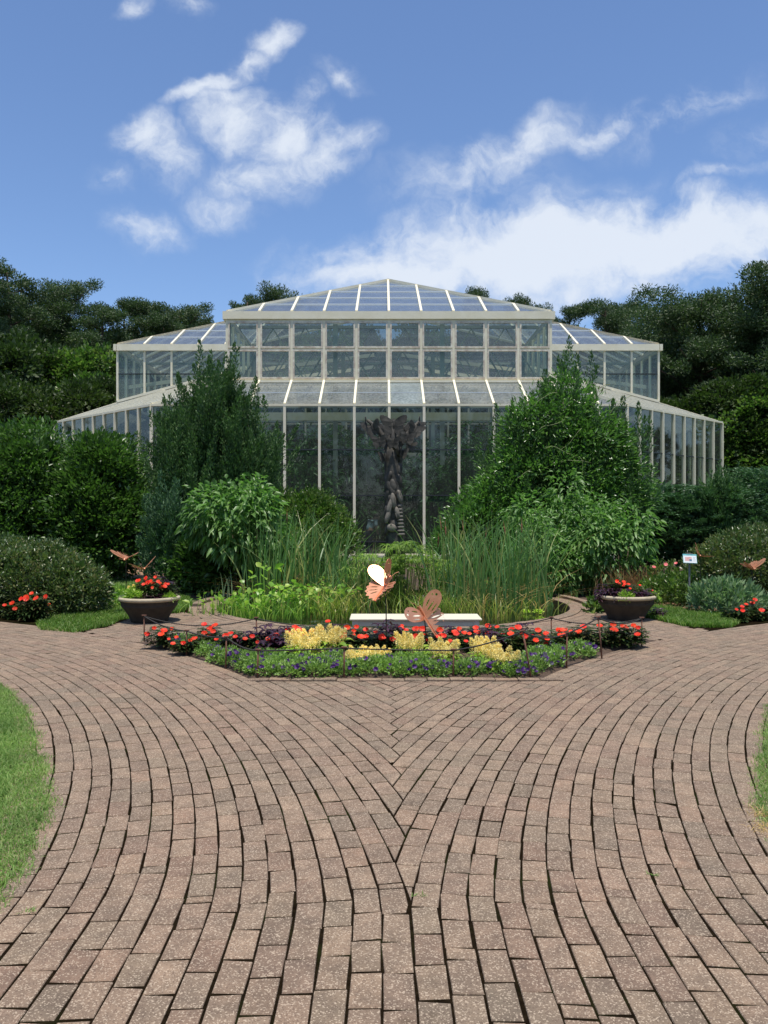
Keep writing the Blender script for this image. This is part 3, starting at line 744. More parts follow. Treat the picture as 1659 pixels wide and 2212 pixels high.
def blades(g, base, height, width, lean, bend=.3, seg=4, ang=None):
    """upright tapering strips"""
    n = len(base); h = np.broadcast_to(np.asarray(height, float).reshape(-1), (n,))[:, None]
    w = np.broadcast_to(np.asarray(width, float).reshape(-1), (n,))[:, None]
    a = g.random(n) * 2 * np.pi if ang is None else ang
    d = np.stack([np.cos(a), np.sin(a), np.zeros(n)], 1); le = np.asarray(lean).reshape(-1, 1) * np.ones((n, 1))
    f = g.random(n) * 2 * np.pi; s = np.stack([np.cos(f), np.sin(f), np.zeros(n)], 1)
    rows = []
    for k in range(seg + 1):
        t = k / seg
        c = base + np.array([[0, 0, 1]]) * h * t * (1 - .25 * le * t) + d * h * (le * .35 * t + le * bend * 2 * t ** 3)
        ww = w * (1 - t ** 2.2) * .5 + .0006
        rows += [c - s * ww, c + s * ww]
    V = np.stack(rows, 1).reshape(-1, 3); m = 2 * (seg + 1); i = np.arange(n)[:, None] * m
    Q = np.concatenate([i + [[2 * k, 2 * k + 1, 2 * k + 3, 2 * k + 2]] for k in range(seg)], 0)
    return V, Q
def bush(seed, lobes, clumps, per, cr, L, Wd, up=.35, out=.6, jit=.6, shell=.35, zmin=.02, hang=0.0, big=False, lean_n=.7, flat=1.0, fold=.25, droop=.4):
    """leaf clumps spread over and through ellipsoid lobes (cx, cy, cz, rx, ry, rz)"""
    g = np.random.default_rng(seed); lb = np.array(lobes, float); pr = (lb[:, 3] * lb[:, 4] + lb[:, 3] * lb[:, 5] + lb[:, 4] * lb[:, 5]); pr /= pr.sum()
    C, O = [], []
    tries = 0
    while sum(len(c) for c in C) < clumps and tries < 40:
        tries += 1
        n = clumps * 2; k = g.choice(len(lb), n, p=pr); d = unit(g.normal(size=(n, 3)))
        rr = 1 - shell * g.random((n, 1)) ** 1.7
        p = lb[k, :3] + d * lb[k, 3:] * rr
        ok = p[:, 2] > zmin
        for j in range(len(lb)):
            q = (p - lb[j, :3]) / lb[j, 3:]; ok &= ((q ** 2).sum(1) > (1 - shell) ** 2 * .8) | (k == j)
        C.append(p[ok]); O.append(unit(d[ok] / lb[k[ok], 3:]))
    C = np.concatenate(C)[:clumps]; O = np.concatenate(O)[:clumps]; n = len(C) * per
    C = np.repeat(C, per, 0); O = np.repeat(O, per, 0)
    csz = np.repeat(.6 + .8 * g.random((n // per, 1)), per, 0)
    off = rball(g, n) * cr * csz * np.array([1, 1, flat]); P = C + off
    Z = np.array([0, 0, 1.0])
    D = unit(O * out + Z * (up - hang) + unit(off) * .7 + g.normal(size=(n, 3)) * jit * .6)
    Nn = unit(Z * lean_n + O * .5 + g.normal(size=(n, 3)) * .45)
    P[:, 2] = np.maximum(P[:, 2], zmin)
    sc = .65 + .7 * g.random(n)
    if big: return big_leaf_arrays(P, D, Nn, L * sc, Wd * sc, droop, fold)
    return leaf_arrays(P, D, Nn, L * sc, Wd * sc, fold)
def join(*parts):
    """join (V, F, F...) groups"""
    V = []; F = {}; b = 0
    for p in parts:
        V.append(p[0])
        for f in p[1:]: F.setdefault(f.shape[1], []).append(f + b)
        b += len(p[0])
    return np.concatenate(V), [np.concatenate(f) for f in F.values()]
def foliage(name, parts, mat, parent=None, loc=None):
    V, F = join(*parts); return link(name, np_mesh(name, V, F, mat), parent, loc)
def trunk_mesh(seed, h, r0, limbs, crown_h0, spread, n=7, bark=None, lean=.03):
    """tapered trunk and limbs in one mesh; limb ends are returned"""
    q = random.Random(seed); m = MB(); pts = []; ends = []
    for i in range(9):
        t = i / 8; pts.append(Vector((math.sin(t * 3 + seed) * lean * h * t, math.cos(t * 2.3 + seed) * lean * h * t, h * t)))
    m.tube(pts, [r0 * (1.25 if i == 0 else 1 - .82 * i / 8) for i in range(9)], n)
    for k in range(limbs):
        t = crown_h0 + (1 - crown_h0) * (k + .5) / limbs * .97; i = min(int(t * 8), 7); b = pts[i].lerp(pts[i + 1], t * 8 - i)
        a = k * 2.4 + q.random(); ln = spread * q.uniform(.65, 1.1) * (1.0 - .55 * ((t - crown_h0) / (1 - crown_h0)) ** 1.5)
        e = b + Vector((math.cos(a) * ln, math.sin(a) * ln, ln * q.uniform(.1, .5)))
        mid = b.lerp(e, .5) + Vector((0, 0, ln * .1 * q.uniform(-1, 1)))
        rr = r0 * .38 * (1.1 - t * .6); m.tube([b, mid, e], [rr, rr * .65, rr * .3], 5); ends += [(mid, .6), (e, 1.0)]
    return m, pts[-1], ends
BARK = solid('pine_bark', (.06, .042, .03), (.13, .09, .065), .9, scale=8, bump=.5, bscale=30)
STEM = solid('woody_stem', (.06, .045, .03), (.11, .085, .05), .85, scale=20)
LEAF = {
 'pine': leaf_mat('pine_needles', [(.022, .042, .016), (.035, .06, .02), (.05, .075, .026), (.03, .05, .022)], .5, .18, .35, gain=1.7),
 'oak2': leaf_mat('tawny_oak_leaves', [(.032, .06, .016), (.046, .08, .022), (.062, .098, .028), (.038, .066, .018)], .5, .2, .3, gain=.95),
 'oak': leaf_mat('oak_leaves', [(.03, .055, .012), (.05, .085, .018), (.075, .105, .025), (.04, .07, .018), (.06, .085, .028)], .5, .22, .3, gain=.95),
 'camellia': leaf_mat('camellia_leaves', [(.018, .04, .009), (.03, .06, .012), (.045, .085, .018), (.024, .05, .012)], .38, .24, .45, gain=2.2),
 'azalea': leaf_mat('azalea_leaves', [(.03, .055, .018), (.05, .085, .026), (.075, .105, .035), (.10, .10, .04), (.04, .07, .022)], .34, .2, .55, gain=1.65),
 'juniper': leaf_mat('juniper_scales', [(.022, .048, .017), (.034, .066, .022), (.048, .085, .03), (.026, .054, .02)], .55, .2, .3, gain=2.3),
 'bluejuniper': leaf_mat('spreading_juniper_scales', [(.028, .063, .032), (.042, .088, .042), (.058, .108, .05), (.032, .069, .036)], .55, .15, .3, gain=1.65),
 'trumpet': leaf_mat('soft_green_leaves', [(.06, .125, .03), (.085, .165, .045), (.11, .19, .055), (.07, .14, .035)], .42, .3, .4, gain=1.5),
 'shrub': leaf_mat('mid_green_leaves', [(.035, .075, .014), (.055, .11, .022), (.085, .145, .03), (.11, .15, .04)], .4, .28, .4),
 'vine': leaf_mat('vine_leaves', [(.026, .062, .014), (.042, .09, .02), (.065, .12, .028), (.035, .075, .018)], .3, .28, .55, gain=2.2),
 'cattail': leaf_mat('cattail_blades', [(.05, .11, .035), (.07, .14, .045), (.095, .17, .05), (.06, .12, .045), (.16, .18, .06)], .4, .3, .4, gain=1.75),
 'papyrus': leaf_mat('papyrus_rays', [(.12, .2, .035), (.17, .26, .05), (.21, .28, .06), (.10, .17, .035)], .4, .3, .4),
 'lime': leaf_mat('lime_leaves', [(.16, .27, .03), (.22, .33, .045), (.28, .36, .06), (.13, .23, .03)], .4, .3, .4),
 'arrow': leaf_mat('arrowhead_leaves', [(.085, .17, .025), (.115, .21, .032), (.15, .24, .04), (.2, .27, .05)], .38, .32, .4, gain=1.7),
 'sedge': leaf_mat('golden_sedge', [(.18, .22, .035), (.25, .27, .05), (.13, .19, .035), (.30, .28, .08)], .4, .3, .4),
 'lettuce': leaf_mat('water_lettuce', [(.38, .48, .09), (.48, .56, .15), (.34, .46, .08)], .5, .3, .3),
 'impatiens': leaf_mat('impatiens_leaves', [(.022, .045, .014), (.035, .065, .018), (.05, .085, .024), (.06, .05, .02)], .3, .15, .55),
 'coleus': leaf_mat('dark_purple_leaves', [(.022, .007, .014), (.035, .011, .022), (.05, .016, .03), (.016, .008, .011)], .33, .08, .55, (.9, .3, .5)),
 'petunia': leaf_mat('petunia_leaves', [(.11, .185, .045), (.15, .245, .06), (.19, .29, .08), (.09, .15, .035)], .42, .25, .45, (.65, .85, .25), 1.55),
 'celosia': leaf_mat('celosia_plumes', [(.74, .66, .29), (.80, .74, .40), (.68, .60, .25), (.77, .71, .39)], .7, .25, .2, (1, .9, .5), 1.0),
 'grass': leaf_mat('lawn_blades', [(.085, .155, .036), (.115, .195, .048), (.145, .225, .06), (.175, .22, .08)], .5, .28, .3, (.6, .9, .2), 1.5),
 'longgrass': leaf_mat('border_grass', [(.05, .115, .015), (.075, .15, .022), (.10, .18, .03), (.14, .18, .05)], .5, .3, .3),
 'sage': leaf_mat('silver_sage_leaves', [(.09, .16, .08), (.13, .20, .11), (.16, .23, .12)], .6, .2, .3),
 'straw': leaf_mat('straw', [(.38, .29, .13), (.46, .36, .17), (.30, .22, .1)], .7, .2, .2, (1, .8, .3)),
 'brown': leaf_mat('brown_seed_heads', [(.16, .09, .05), (.22, .12, .06), (.12, .10, .04)], .7, .2, .2, (1, .6, .3)),
 'tropic': leaf_mat('tropical_leaves', [(.03, .085, .025), (.05, .13, .035), (.08, .18, .05), (.04, .10, .03)], .35, .25, .45),
}
REDF = leaf_mat('scarlet_petals', [(.70, .030, .008), (.76, .06, .014), (.62, .02, .012)], .5, .25, .25, (1, .3, .1))
PURP = leaf_mat('violet_petals', [(.040, .007, .10), (.06, .012, .14), (.022, .005, .06), (.10, .035, .20)], .5, .12, .25, (.7, .3, 1), 1.0)
ORANGE = leaf_mat('orange_petals', [(.75, .2, .04), (.8, .28, .06)], .5, .2, .25, (1, .5, .1))
PINK = leaf_mat('pink_petals', [(.6, .12, .13), (.7, .2, .2)], .5, .2, .25, (1, .5, .4))

# ------------------------------------------------------------------ trees behind
def pine_mesh(seed, h, spread, crown0, nl, dens=1.0, leafL=.19, leafW=.06):
    m, top, ends = trunk_mesh(seed, h * .97, h * .017, nl, crown0, spread)
    g = np.random.default_rng(seed); Ps = [np.array(e[0]) for e in ends] + [np.array(top)]
    C, S = [], []
    for (e, k) in ends:
        for j in range(4):
            C.append(np.array(e) + g.normal(size=3) * np.array([.6, .6, .35]) * spread * .26 + np.array([0, 0, .15])); S.append(spread * .165 * (.7 + .7 * g.random()))
    for j in range(7): C.append(np.array(top) + g.normal(size=3) * spread * np.array([.2, .2, .12]) - [0, 0, spread * .12]); S.append(spread * .17)
    parts = []
    for c, s in zip(C, S):
        n = int(430 * dens * (s / .9) ** 1.8) + 50
        off = unit(g.normal(size=(n, 3))) * (g.random((n, 1)) ** .5) * s * np.array([1, 1, .7])
        D = unit(unit(off) * .5 + np.array([0, 0, .45]) + g.normal(size=(n, 3)) * .6)
        parts.append(leaf_arrays(c + off, D, g.normal(size=(n, 3)), leafL * (.7 + .6 * g.random(n)), leafW))
    V, F = join(*parts)
    return m.mesh('trunk', BARK, True), np_mesh('crown', V, F, LEAF['pine'])
def oak_mesh(seed, h, spread, crown0, nl, clumps, per, leafL=.24, leafW=.15, mat='oak'):
    m, top, ends = trunk_mesh(seed, h * .9, h * .02, nl, crown0, spread)
    q = random.Random(seed); lobes = []
    for e, k in ends: lobes.append((e[0] * 1.05, e[1] * 1.05, e[2] + q.uniform(-.9, 1.0), *(spread * q.uniform(.17, .34) for _ in (0, 1)), spread * q.uniform(.18, .32)))
    lobes.append((top[0], top[1], h - spread * .35, spread * .45, spread * .45, spread * .36)); lobes.append((0, 0, h * .55, spread * .6, spread * .6, h * .3))
    V, F = join(bush(seed, lobes, clumps // 3, per * 3, spread * .16, leafL, leafW, zmin=.3, shell=.25, flat=.6))
    return m.mesh('trunk', BARK, True), np_mesh('crown', V, F, LEAF[mat])
pines = [pine_mesh(11, 17, 3.5, .38, 16), pine_mesh(12, 17, 3.0, .33, 16), pine_mesh(13, 17, 3.9, .36, 17), pine_mesh(14, 17, 2.8, .28, 18)]
oaks = [oak_mesh(21, 10, 4.4, .2, 12, 1300, 24), oak_mesh(22, 10, 3.8, .18, 12, 1300, 24, mat='oak2'), oak_mesh(23, 10, 4.0, .22, 11, 1300, 24, mat='shrub')]
bigpine = pine_mesh(31, 14, 4.6, .24, 26, 1.0, .19, .062)
bigpine2 = pine_mesh(32, 14, 3.9, .3, 24, 1.0, .19, .062)
def tree(name, meshes, x, y, s, sz, rz, label, cat='tree', group=None):
    e = empty(name, (x, y, -.05), label, cat, group, rz); e.scale = (s, s, sz)
    link('trunk', meshes[0], e); link('crown', meshes[1], e); return e
def px_tree(name, meshes, mh, px, top, D, s, label, group=None):
    w = W(px, top, D); mh = max(v.co.z for v in meshes[1].vertices); k = w.z / mh; tree(name, meshes, w.x, D, s * k if False else s, k, rnd.random() * 6.28, label, 'tree', group)
TL = [ # left line: px, top, depth, spread scale, mesh
 (-70, 600, 56, 1.0, 0, 'tall pine at the far left edge of the skyline'), (22, 566, 50, .9, 1, 'tallest pine of the left skyline, standing at the picture edge'),
 (95, 625, 53, .9, 2, 'pine with a low shoulder between the two tallest pines on the left'), (150, 598, 55, .82, 0, 'round topped pine second highest on the left skyline'),
 (205, 655, 51, .8, 3, 'dark pine filling the dip on the left skyline'), (262, 640, 56, .75, 1, 'narrow pine left of the twin tops on the left skyline'),
 (318, 628, 57, .78, 2, 'twin topped pine above the left wing roof'), (355, 660, 55, .7, 3, 'slim pine right of the twin topped pine'),
 (402, 652, 58, .82, 0, 'rounded pine above the middle of the left wing roof'), (455, 682, 60, .7, 1, 'lowest pine tip beside the central glass tower on the left')]
for px, top, D, s, k, lb in TL: px_tree('pine_tree', pines[k], 17, px, top, D, s * 1.18, lb, 'pines behind the glasshouse on the left')
TM = [(520, 642, 64, .8, 3, 'pine top peeking over the left end of the tower roof'), (618, 624, 66, .95, 2, 'round pine top peeking over the left slope of the tower roof'),
      (1022, 630, 70, .75, 0, 'pine tip just visible over the right slope of the tower roof'), (1140, 648, 66, .75, 1, 'pine tip near the right end of the tower roof')]
for px, top, D, s, k, lb in TM: px_tree('pine_tree', pines[k], 17, px, top - 14, D, s * 1.1, lb, 'pines straight behind the glasshouse')
TR = [(1222, 657, 56, .72, 1, 'small round pine right beside the glass tower on the right'), (1300, 640, 54, .85, 0, 'broken topped pine above the right wing roof'),
      (1352, 642, 57, .85, 2, 'flat topped pine between the wing roof and the great pine'), (1420, 660, 55, .9, 3, 'shadowed pine left of the great right-hand pine'),
      (1580, 655, 56, .9, 0, 'pine filling the gap right of the great right-hand pine'), (1740, 600, 52, 1.0, 1, 'pine outside the right picture edge')]
for px, top, D, s, k, lb in TR: px_tree('pine_tree', pines[k], 17, px, top, D, s, lb, 'pines behind the glasshouse on the right')
px_tree('pine_tree', bigpine, 14, 1500, 606, 43, 1.0, 'great dark pine with open spreading crown on the right skyline')
px_tree('pine_tree', bigpine2, 14, 1655, 572, 41, 1.0, 'tall pine cut by the right picture edge, highest on the right')
px_tree('pine_tree', bigpine2, 14, 1405, 760, 46, .95, 'lower pine just right of the right wing wall')
OL = [(-60, 690, 44, 1.15, 0, 'broad leafed tree at the far left picture edge under the pines'), (60, 705, 45, 1.0, 1, 'brownish green broad leafed tree beneath the tallest left pine'),
      (165, 728, 46, .95, 2, 'bright green broad leafed tree left of the wing wall'), (232, 745, 47, .7, 0, 'broad leafed tree touching the left wing wall'),
      (20, 800, 38, .75, 1, 'low broad leafed tree above the hedge at the left edge'), (120, 815, 37, .7, 0, 'low dark broad leafed tree above the two camellia mounds'), (205, 800, 39, .6, 1, 'low broad leafed tree beside the left skirt roof')]
for px, top, D, s, k, lb in OL: px_tree('broadleaf_tree', oaks[k], 10, px, top, D, s, lb, 'broad leafed trees left of the glasshouse')
DK = [(-20, 640, 63, 1.3, 1, 'dark tree closing the wood behind the tallest left pine'), (70, 672, 64, 1.2, 0, 'dark tree filling the wood left of the round topped pine'), (135, 690, 62, 1.2, 2, 'dark tree below the round topped pine on the left'), (205, 708, 63, 1.2, 1, 'dark tree below the dip in the left skyline'), (285, 700, 64, 1.2, 0, 'dark tree just above the tip of the left wing roof'), (355, 702, 63, 1.2, 2, 'dark tree above the middle of the left wing roof'), (425, 695, 64, 1.1, 1, 'dark tree left of the tower roof'),
      (1270, 690, 63, 1.1, 0, 'dark tree right of the tower roof'), (1370, 700, 62, 1.2, 1, 'dark tree above the right end of the wing roof'), (1560, 680, 62, 1.2, 2, 'dark tree closing the wood behind the great right pine')]
for px, top, D, s, k, lb in DK: px_tree('broadleaf_tree', oaks[k], 10, px, top, D, s, lb, 'dark trees closing the wood')
TB = [(500, 700, 58, .9, 0), (590, 690, 61, .9, 1), (680, 696, 57, 1.0, 2), (770, 690, 60, 1.0, 1), (850, 694, 58, .9, 0), (930, 690, 61, 1.0, 2), (1010, 696, 58, 1.0, 1), (1100, 700, 60, .9, 0), (430, 735, 56, .9, 1), (1230, 735, 56, .9, 2), (340, 760, 57, .8, 0), (1330, 770, 57, .8, 1)]
for i, (px, top, D, s, k) in enumerate(TB): px_tree('broadleaf_tree', oaks[k], 10, px, top, D, s, 'broad leafed tree behind the glasshouse seen through ' + ('the %s tower window from the left' % ['first', 'second', 'third', 'fourth', 'fifth', 'sixth', 'seventh', 'eighth', 'ninth', 'tenth'][int((px - 489) / 70)] if 489 < px < 1189 else 'the %s panes of the %s wing' % ('inner' if 400 < px < 1300 else 'outer', 'left' if px < 800 else 'right')), 'trees seen through the glasshouse')
OR = [(1470, 830, 40, .8, 0, 'low shaded broad leafed tree right of the right skirt'), (1580, 800, 38, .85, 1, 'shaded broad leafed tree behind the spreading junipers'), (1680, 810, 36, .8, 2, 'broad leafed tree at the right edge behind the junipers'),
      (1800, 760, 40, 1.1, 0, 'broad leafed tree outside the right picture edge')]
for px, top, D, s, k, lb in OR: px_tree('broadleaf_tree', oaks[k], 10, px, top, D, s, lb, 'broad leafed trees right of the glasshouse')
# the wood closes off the view at ground level
tag(foliage('undergrowth', [bush(41, [(x, 60 + 3 * math.sin(x), 1.5, 5, 2.5, 4 + 1.2 * math.sin(x * 1.7)) for x in range(-48, 49, 6)], 2600, 14, .8, .6, .36, zmin=.1)], LEAF['oak']), kind='stuff')

g_ = np.random.default_rng(44); ring_ = [(66 * math.cos(t), 66 * math.sin(t), 3.2 if .5 < t < 2.64 else 7.5 + 2 * math.sin(t * 7), 6.5, 5, 4 if .5 < t < 2.64 else 9 + 2.5 * math.sin(t * 11)) for t in np.linspace(0, 2 * math.pi, 56)]
tag(foliage('surrounding_wood', [bush(42, ring_, 5200, 14, 1.2, .8, .5, zmin=.2)], LEAF['oak']), kind='stuff')

# ------------------------------------------------------------------ plants inside the glasshouse
def inside_plants():
    g = np.random.default_rng(5)
    spots = [(-6, 28.6, 2.9, 'broad leafed'), (-4.4, 29.2, 3.9, 'tall'), (-2.9, 28.8, 2.6, 'bushy'), (-1.5, 30.6, 4.1, 'tall'), (1.0, 30.2, 3.4, 'bushy'), (1.9, 28.7, 2.7, 'low'), (3.3, 29.0, 3.5, 'broad leafed'), (4.6, 28.8, 3.9, 'tall'), (6.2, 29.2, 3.2, 'bushy'),
             (-9.5, 34, 3.8, 'tall'), (9.5, 34, 3.8, 'tall'), (-3, 33, 4.6, 'tall'), (3, 33.5, 4.8, 'tall'), (0, 36, 4.5, 'tall'), (-6.5, 37, 5, 'tall'), (6.5, 37, 5, 'tall')]
    names = ['behind the leftmost front panes', 'second from the left behind the front panes', 'behind the panes left of the person', 'right above the person inside', 'behind the bronze column', 'just right of the bronze column foot', 'behind the third pane right of the column', 'beside the vine covered conifer', 'behind the rightmost front panes',
             'inside the left diagonal wall', 'inside the right diagonal wall', 'in the second row left of centre', 'in the second row right of centre', 'in the middle of the house', 'under the left wing', 'under the right wing']
    for (x, y, h, kd), nm in zip(spots, names):
        e = empty('tropical_plant', (x, y, 0), '%s tropical plant inside the glasshouse %s' % (kd, nm), 'plant', 'plants inside the glasshouse')
        lobes = [(g.normal() * .35, g.normal() * .3, h * t, 1.0 + .4 * g.random(), .7 + .3 * g.random(), .6 + .25 * g.random()) for t in (.18, .4, .6, .8, .95)]
        V, F = join(bush(int(g.integers(1e6)), lobes, 210, 12, .3, .26, .09, hang=.45, shell=.7, big=True))
        link('foliage', np_mesh('foliage', V, F, LEAF['tropic']), e)
        m = MB(); m.tube([(0, 0, 0), (.05, 0, h * .5), (0, .05, h * .9)], [.05, .04, .02], 6); m.build('stem', STEM, e)
inside_plants()
tag(sheet('glasshouse_floor', [(GX - XE, GY + YE + .1), (GX + XE, GY + YE + .1), (GX + 12.9, GY - 8.1), (GX + 12.9, GY + 8), (GX - 12.9, GY + 8), (GX - 12.9, GY - 8.1)], -.012, SOIL), kind='structure')

# ------------------------------------------------------------------ shrubs and conifers around the pond
def core(seed, lobes, n, L, Wd, k=.74):
    return bush(seed, [(a, b, c, p * k, q * k, r_ * k) for a, b, c, p, q, r_ in lobes], n, 6, .12, L, Wd, shell=.55)
def shrub(name, label, cat, loc, parts, mat, stems=None, group=None):
    e = empty(name, loc, label, cat, group)
    V, F = join(*parts); link('foliage', np_mesh('foliage', V, F, LEAF[mat]), e)
    if stems:
        q = random.Random(len(label)); m = MB(); n, h, sp, r_ = stems
        for k in range(n):
            a = q.random() * 6.28; d = sp * q.random()
            m.tube([(.15 * d * math.cos(a), .15 * d * math.sin(a), 0), (.6 * d * math.cos(a), .6 * d * math.sin(a), h * .5), (d * math.cos(a + .2), d * math.sin(a + .2), h * q.uniform(.75, 1))], [r_, r_ * .7, r_ * .3], 6)
        m.build('stem', STEM, e, True)
    return e
# two big camellias on the left
x, y = G(75, 1250); 
shrub('camellia_bush', 'big dense dark camellia at the left edge with a sunlit yellow green crown', 'bush', (-8.4, 19.6, 0),
      [bush(51, [(-.3, 0, 1.8, 1.45, 1.4, 1.65), (.3, -.1, 2.5, .85, 1.0, 1.15), (-1.1, .1, 2.5, 1.1, 1.1, 1.15), (.0, -.3, 1.1, 1.4, 1.2, 1.0), (-2.3, .2, 1.7, 1.3, 1.2, 1.5)], 520, 62, .36, .12, .056, shell=.22, flat=.75), core(151, [(-.3, 0, 1.8, 1.45, 1.4, 1.65), (.25, -.1, 2.3, .85, 1.0, 1.1), (-2.3, .2, 1.9, 1.4, 1.2, 1.7)], 900, .3, .16)], 'camellia', (7, 3, 1.0, .06))
shrub('camellia_bush', 'dark glossy camellia mound to the right of the bigger one, by the glass lean-to', 'bush', (-6.45, 19.3, 0),
      [bush(52, [(-.1, 0, 1.75, .9, 1.0, 1.5), (.1, -.2, 1.15, 1.0, 1.0, 1.05), (-.45, -.1, 1.4, .85, 1.0, 1.2), (-.1, 0, 2.65, .55, .6, .62)], 390, 60, .34, .12, .056, shell=.22, flat=.75), core(152, [(-.1, 0, 1.75, .9, 1.0, 1.5), (.1, -.2, 1.15, 1.0, 1.0, 1.05)], 700, .3, .16)], 'camellia', (6, 2.8, .8, .05))
# azalea mounds
x, y = G(55, 1338)
az = shrub('azalea_bush', 'rounded azalea mound at the left edge behind the red impatiens', 'bush', (-5.55, 13.0, 0),
      [bush(53, [(-.1, 0, .42, 1.1, .95, .7), (-.75, .1, .5, .85, .9, .68), (.65, -.1, .3, .62, .7, .48)], 1700, 15, .075, .055, .028, shell=.2), core(153, [(-.1, 0, .42, 1.1, .95, .7), (-.75, .1, .5, .85, .9, .68), (.65, -.1, .3, .62, .7, .48)], 500, .14, .08)], 'azalea', (6, .7, .6, .015))
x, y = G(1600, 1300)
shrub('azalea_bush', 'bronze tinged azalea mound at the right edge behind the plant sign', 'bush', (6.6, 14.6, 0),
      [bush(54, [(.15, 0, .62, 1.15, 1.0, .68), (-.5, -.1, .48, .8, .85, .62), (1.1, .1, .6, .9, .9, .7)], 1700, 15, .08, .058, .029, shell=.2), core(154, [(.15, 0, .62, 1.15, 1.0, .68), (-.5, -.1, .48, .8, .85, .62), (1.1, .1, .6, .9, .9, .7)], 500, .14, .08)], 'azalea', (6, .8, .7, .015))
# upright junipers: many flame-shaped sprays
def sprays(seed, lobes, count, hs, rs, per, L, Wd, splay=.35, tips=()):
    g = np.random.default_rng(seed); lb = np.array(lobes, float); pr = lb[:, 3] * lb[:, 5]; pr /= pr.sum()
    k = g.choice(len(lb), count, p=pr); d = unit(g.normal(size=(count, 3)) * [1, 1, .8] + [0, 0, .1])
    rr = 1 - .42 * g.random((count, 1)) ** 1.6
    base = lb[k, :3] + d * lb[k, 3:] * rr; base[:, 2] -= hs * .4
    ok = base[:, 2] > .05; base, d = base[ok], d[ok]
    ax = unit(np.array([0, 0, 1.0]) + d * [1, 1, .2] * splay + g.normal(size=d.shape) * .12)
    hh = hs * (.6 + .8 * g.random(len(base))); rad = rs * (.7 + .6 * g.random(len(base)))
    if len(tips):
        t = np.array(tips, float); base = np.concatenate([base, t[:, :3]]); ax = np.concatenate([ax, unit(np.array([[0, 0, 1.0]]) + g.normal(size=(len(t), 3)) * .06)])
        hh = np.concatenate([hh, t[:, 3]]); rad = np.concatenate([rad, t[:, 4]])
    m = np.maximum((per * hh / hs).astype(int), 8); idx = np.repeat(np.arange(len(base)), m); n = len(idx)
    t = g.random(n) ** .85; ra = unit(np.cross(ax[idx], g.normal(size=(n, 3))))
    prof = np.minimum(1, (1 - t) * 1.6) ** .8 * (.35 + .65 * np.minimum(1, t * 4))
    P = base[idx] + ax[idx] * (hh[idx] * t)[:, None] + ra * (rad[idx] * prof * np.sqrt(g.random(n)))[:, None]
    D = unit(ax[idx] * 1.0 + ra * .42 + g.normal(size=(n, 3)) * .2)
    return join2(leaf_arrays(P, D, g.normal(size=(n, 3)), L * (.7 + .6 * g.random(n)), Wd), core(seed, lobes, count, .2, .1, .58))
def join2(a, b): return np.concatenate([a[0], b[0]]), np.concatenate([a[1], b[1] + len(a[0])])
def tip(px, py, D, o, h, r_=.14):
    w = W(px, py, D); return (w.x - o[0], w.y - o[1], w.z - h, h, r_)
o = (-3.62, 17.6)
shrub('juniper_tree', 'tall dark green upright juniper with pointed spires, left of the pond', 'tree', (o[0], o[1], 0),
      [sprays(61, [(-.1, 0, 1.9, 1.15, .9, 1.8), (-.05, 0, 2.9, .9, .75, 1.3), (.15, 0, 3.7, .42, .4, .75), (.75, 0, 2.3, .6, .6, 1.1), (-.7, .1, 2.4, .45, .5, 1.2)], 470, .95, .14, 170, .07, .028, .2,
        [tip(437, 736, 17.6, o, 1.3, .17), tip(462, 760, 17.6, o, 1.0, .15), tip(388, 808, 17.5, o, 1.0, .15), tip(500, 800, 17.6, o, .95), tip(420, 790, 17.6, o, 1.2, .2), tip(548, 822, 17.4, o, .8, .13), tip(515, 845, 17.4, o, .9), tip(470, 790, 17.7, o, 1.2, .2),
         tip(567, 856, 17.4, o, .8), tip(360, 862, 17.5, o, .8), tip(345, 900, 17.5, o, .7), tip(598, 915, 17.5, o, .8), tip(405, 835, 17.5, o, .9, .18), tip(450, 800, 17.6, o, 1.3, .24), tip(480, 830, 17.5, o, 1.2, .22)])], 'juniper', (3, 4.2, .3, .08))
shrub('juniper_bush', 'blue green lower juniper at the left foot of the tall upright juniper', 'bush', (-4.15, 16.2, 0),
      [sprays(62, [(0, 0, .95, .5, .5, 1.05), (.35, .1, .6, .5, .5, .8)], 260, .45, .11, 56, .07, .03, .5)], 'bluejuniper', (3, 1.2, .3, .03))
# conifer overgrown by a vine, right of the pond
o = (3.55, 18.0)
e = shrub('juniper_tree', 'big upright juniper overgrown with glossy vine, right of the pond', 'tree', (o[0], o[1], 0),
      [sprays(63, [(0, 0, 1.7, 1.5, .9, 1.8), (.25, 0, 2.8, 1.0, .7, 1.2), (.45, 0, 3.7, .42, .4, .8), (1.6, .1, 2.1, .6, .6, 1.2), (-.8, .1, 2.1, .6, .6, 1.1)], 320, .9, .15, 165, .07, .028, .22,
        [tip(1229, 728, 18, o, 1.1, .15), tip(1247, 765, 18, o, .8, .12), tip(1279, 762, 18, o, .7, .12), tip(1172, 830, 17.6, o, .9, .17), tip(1150, 850, 17.6, o, .8, .15), tip(1125, 862, 17.5, o, .7, .15), tip(1345, 858, 17.8, o, .9, .15), tip(1385, 870, 17.8, o, 1.0, .16), tip(1400, 900, 17.8, o, .8, .15), tip(1250, 820, 17.3, o, .9, .14), tip(1290, 880, 17.2, o, .8), tip(1200, 880, 17.2, o, .9), tip(1180, 800, 17.8, o, .9, .2)])], 'juniper', (3, 4.2, .3, .08))
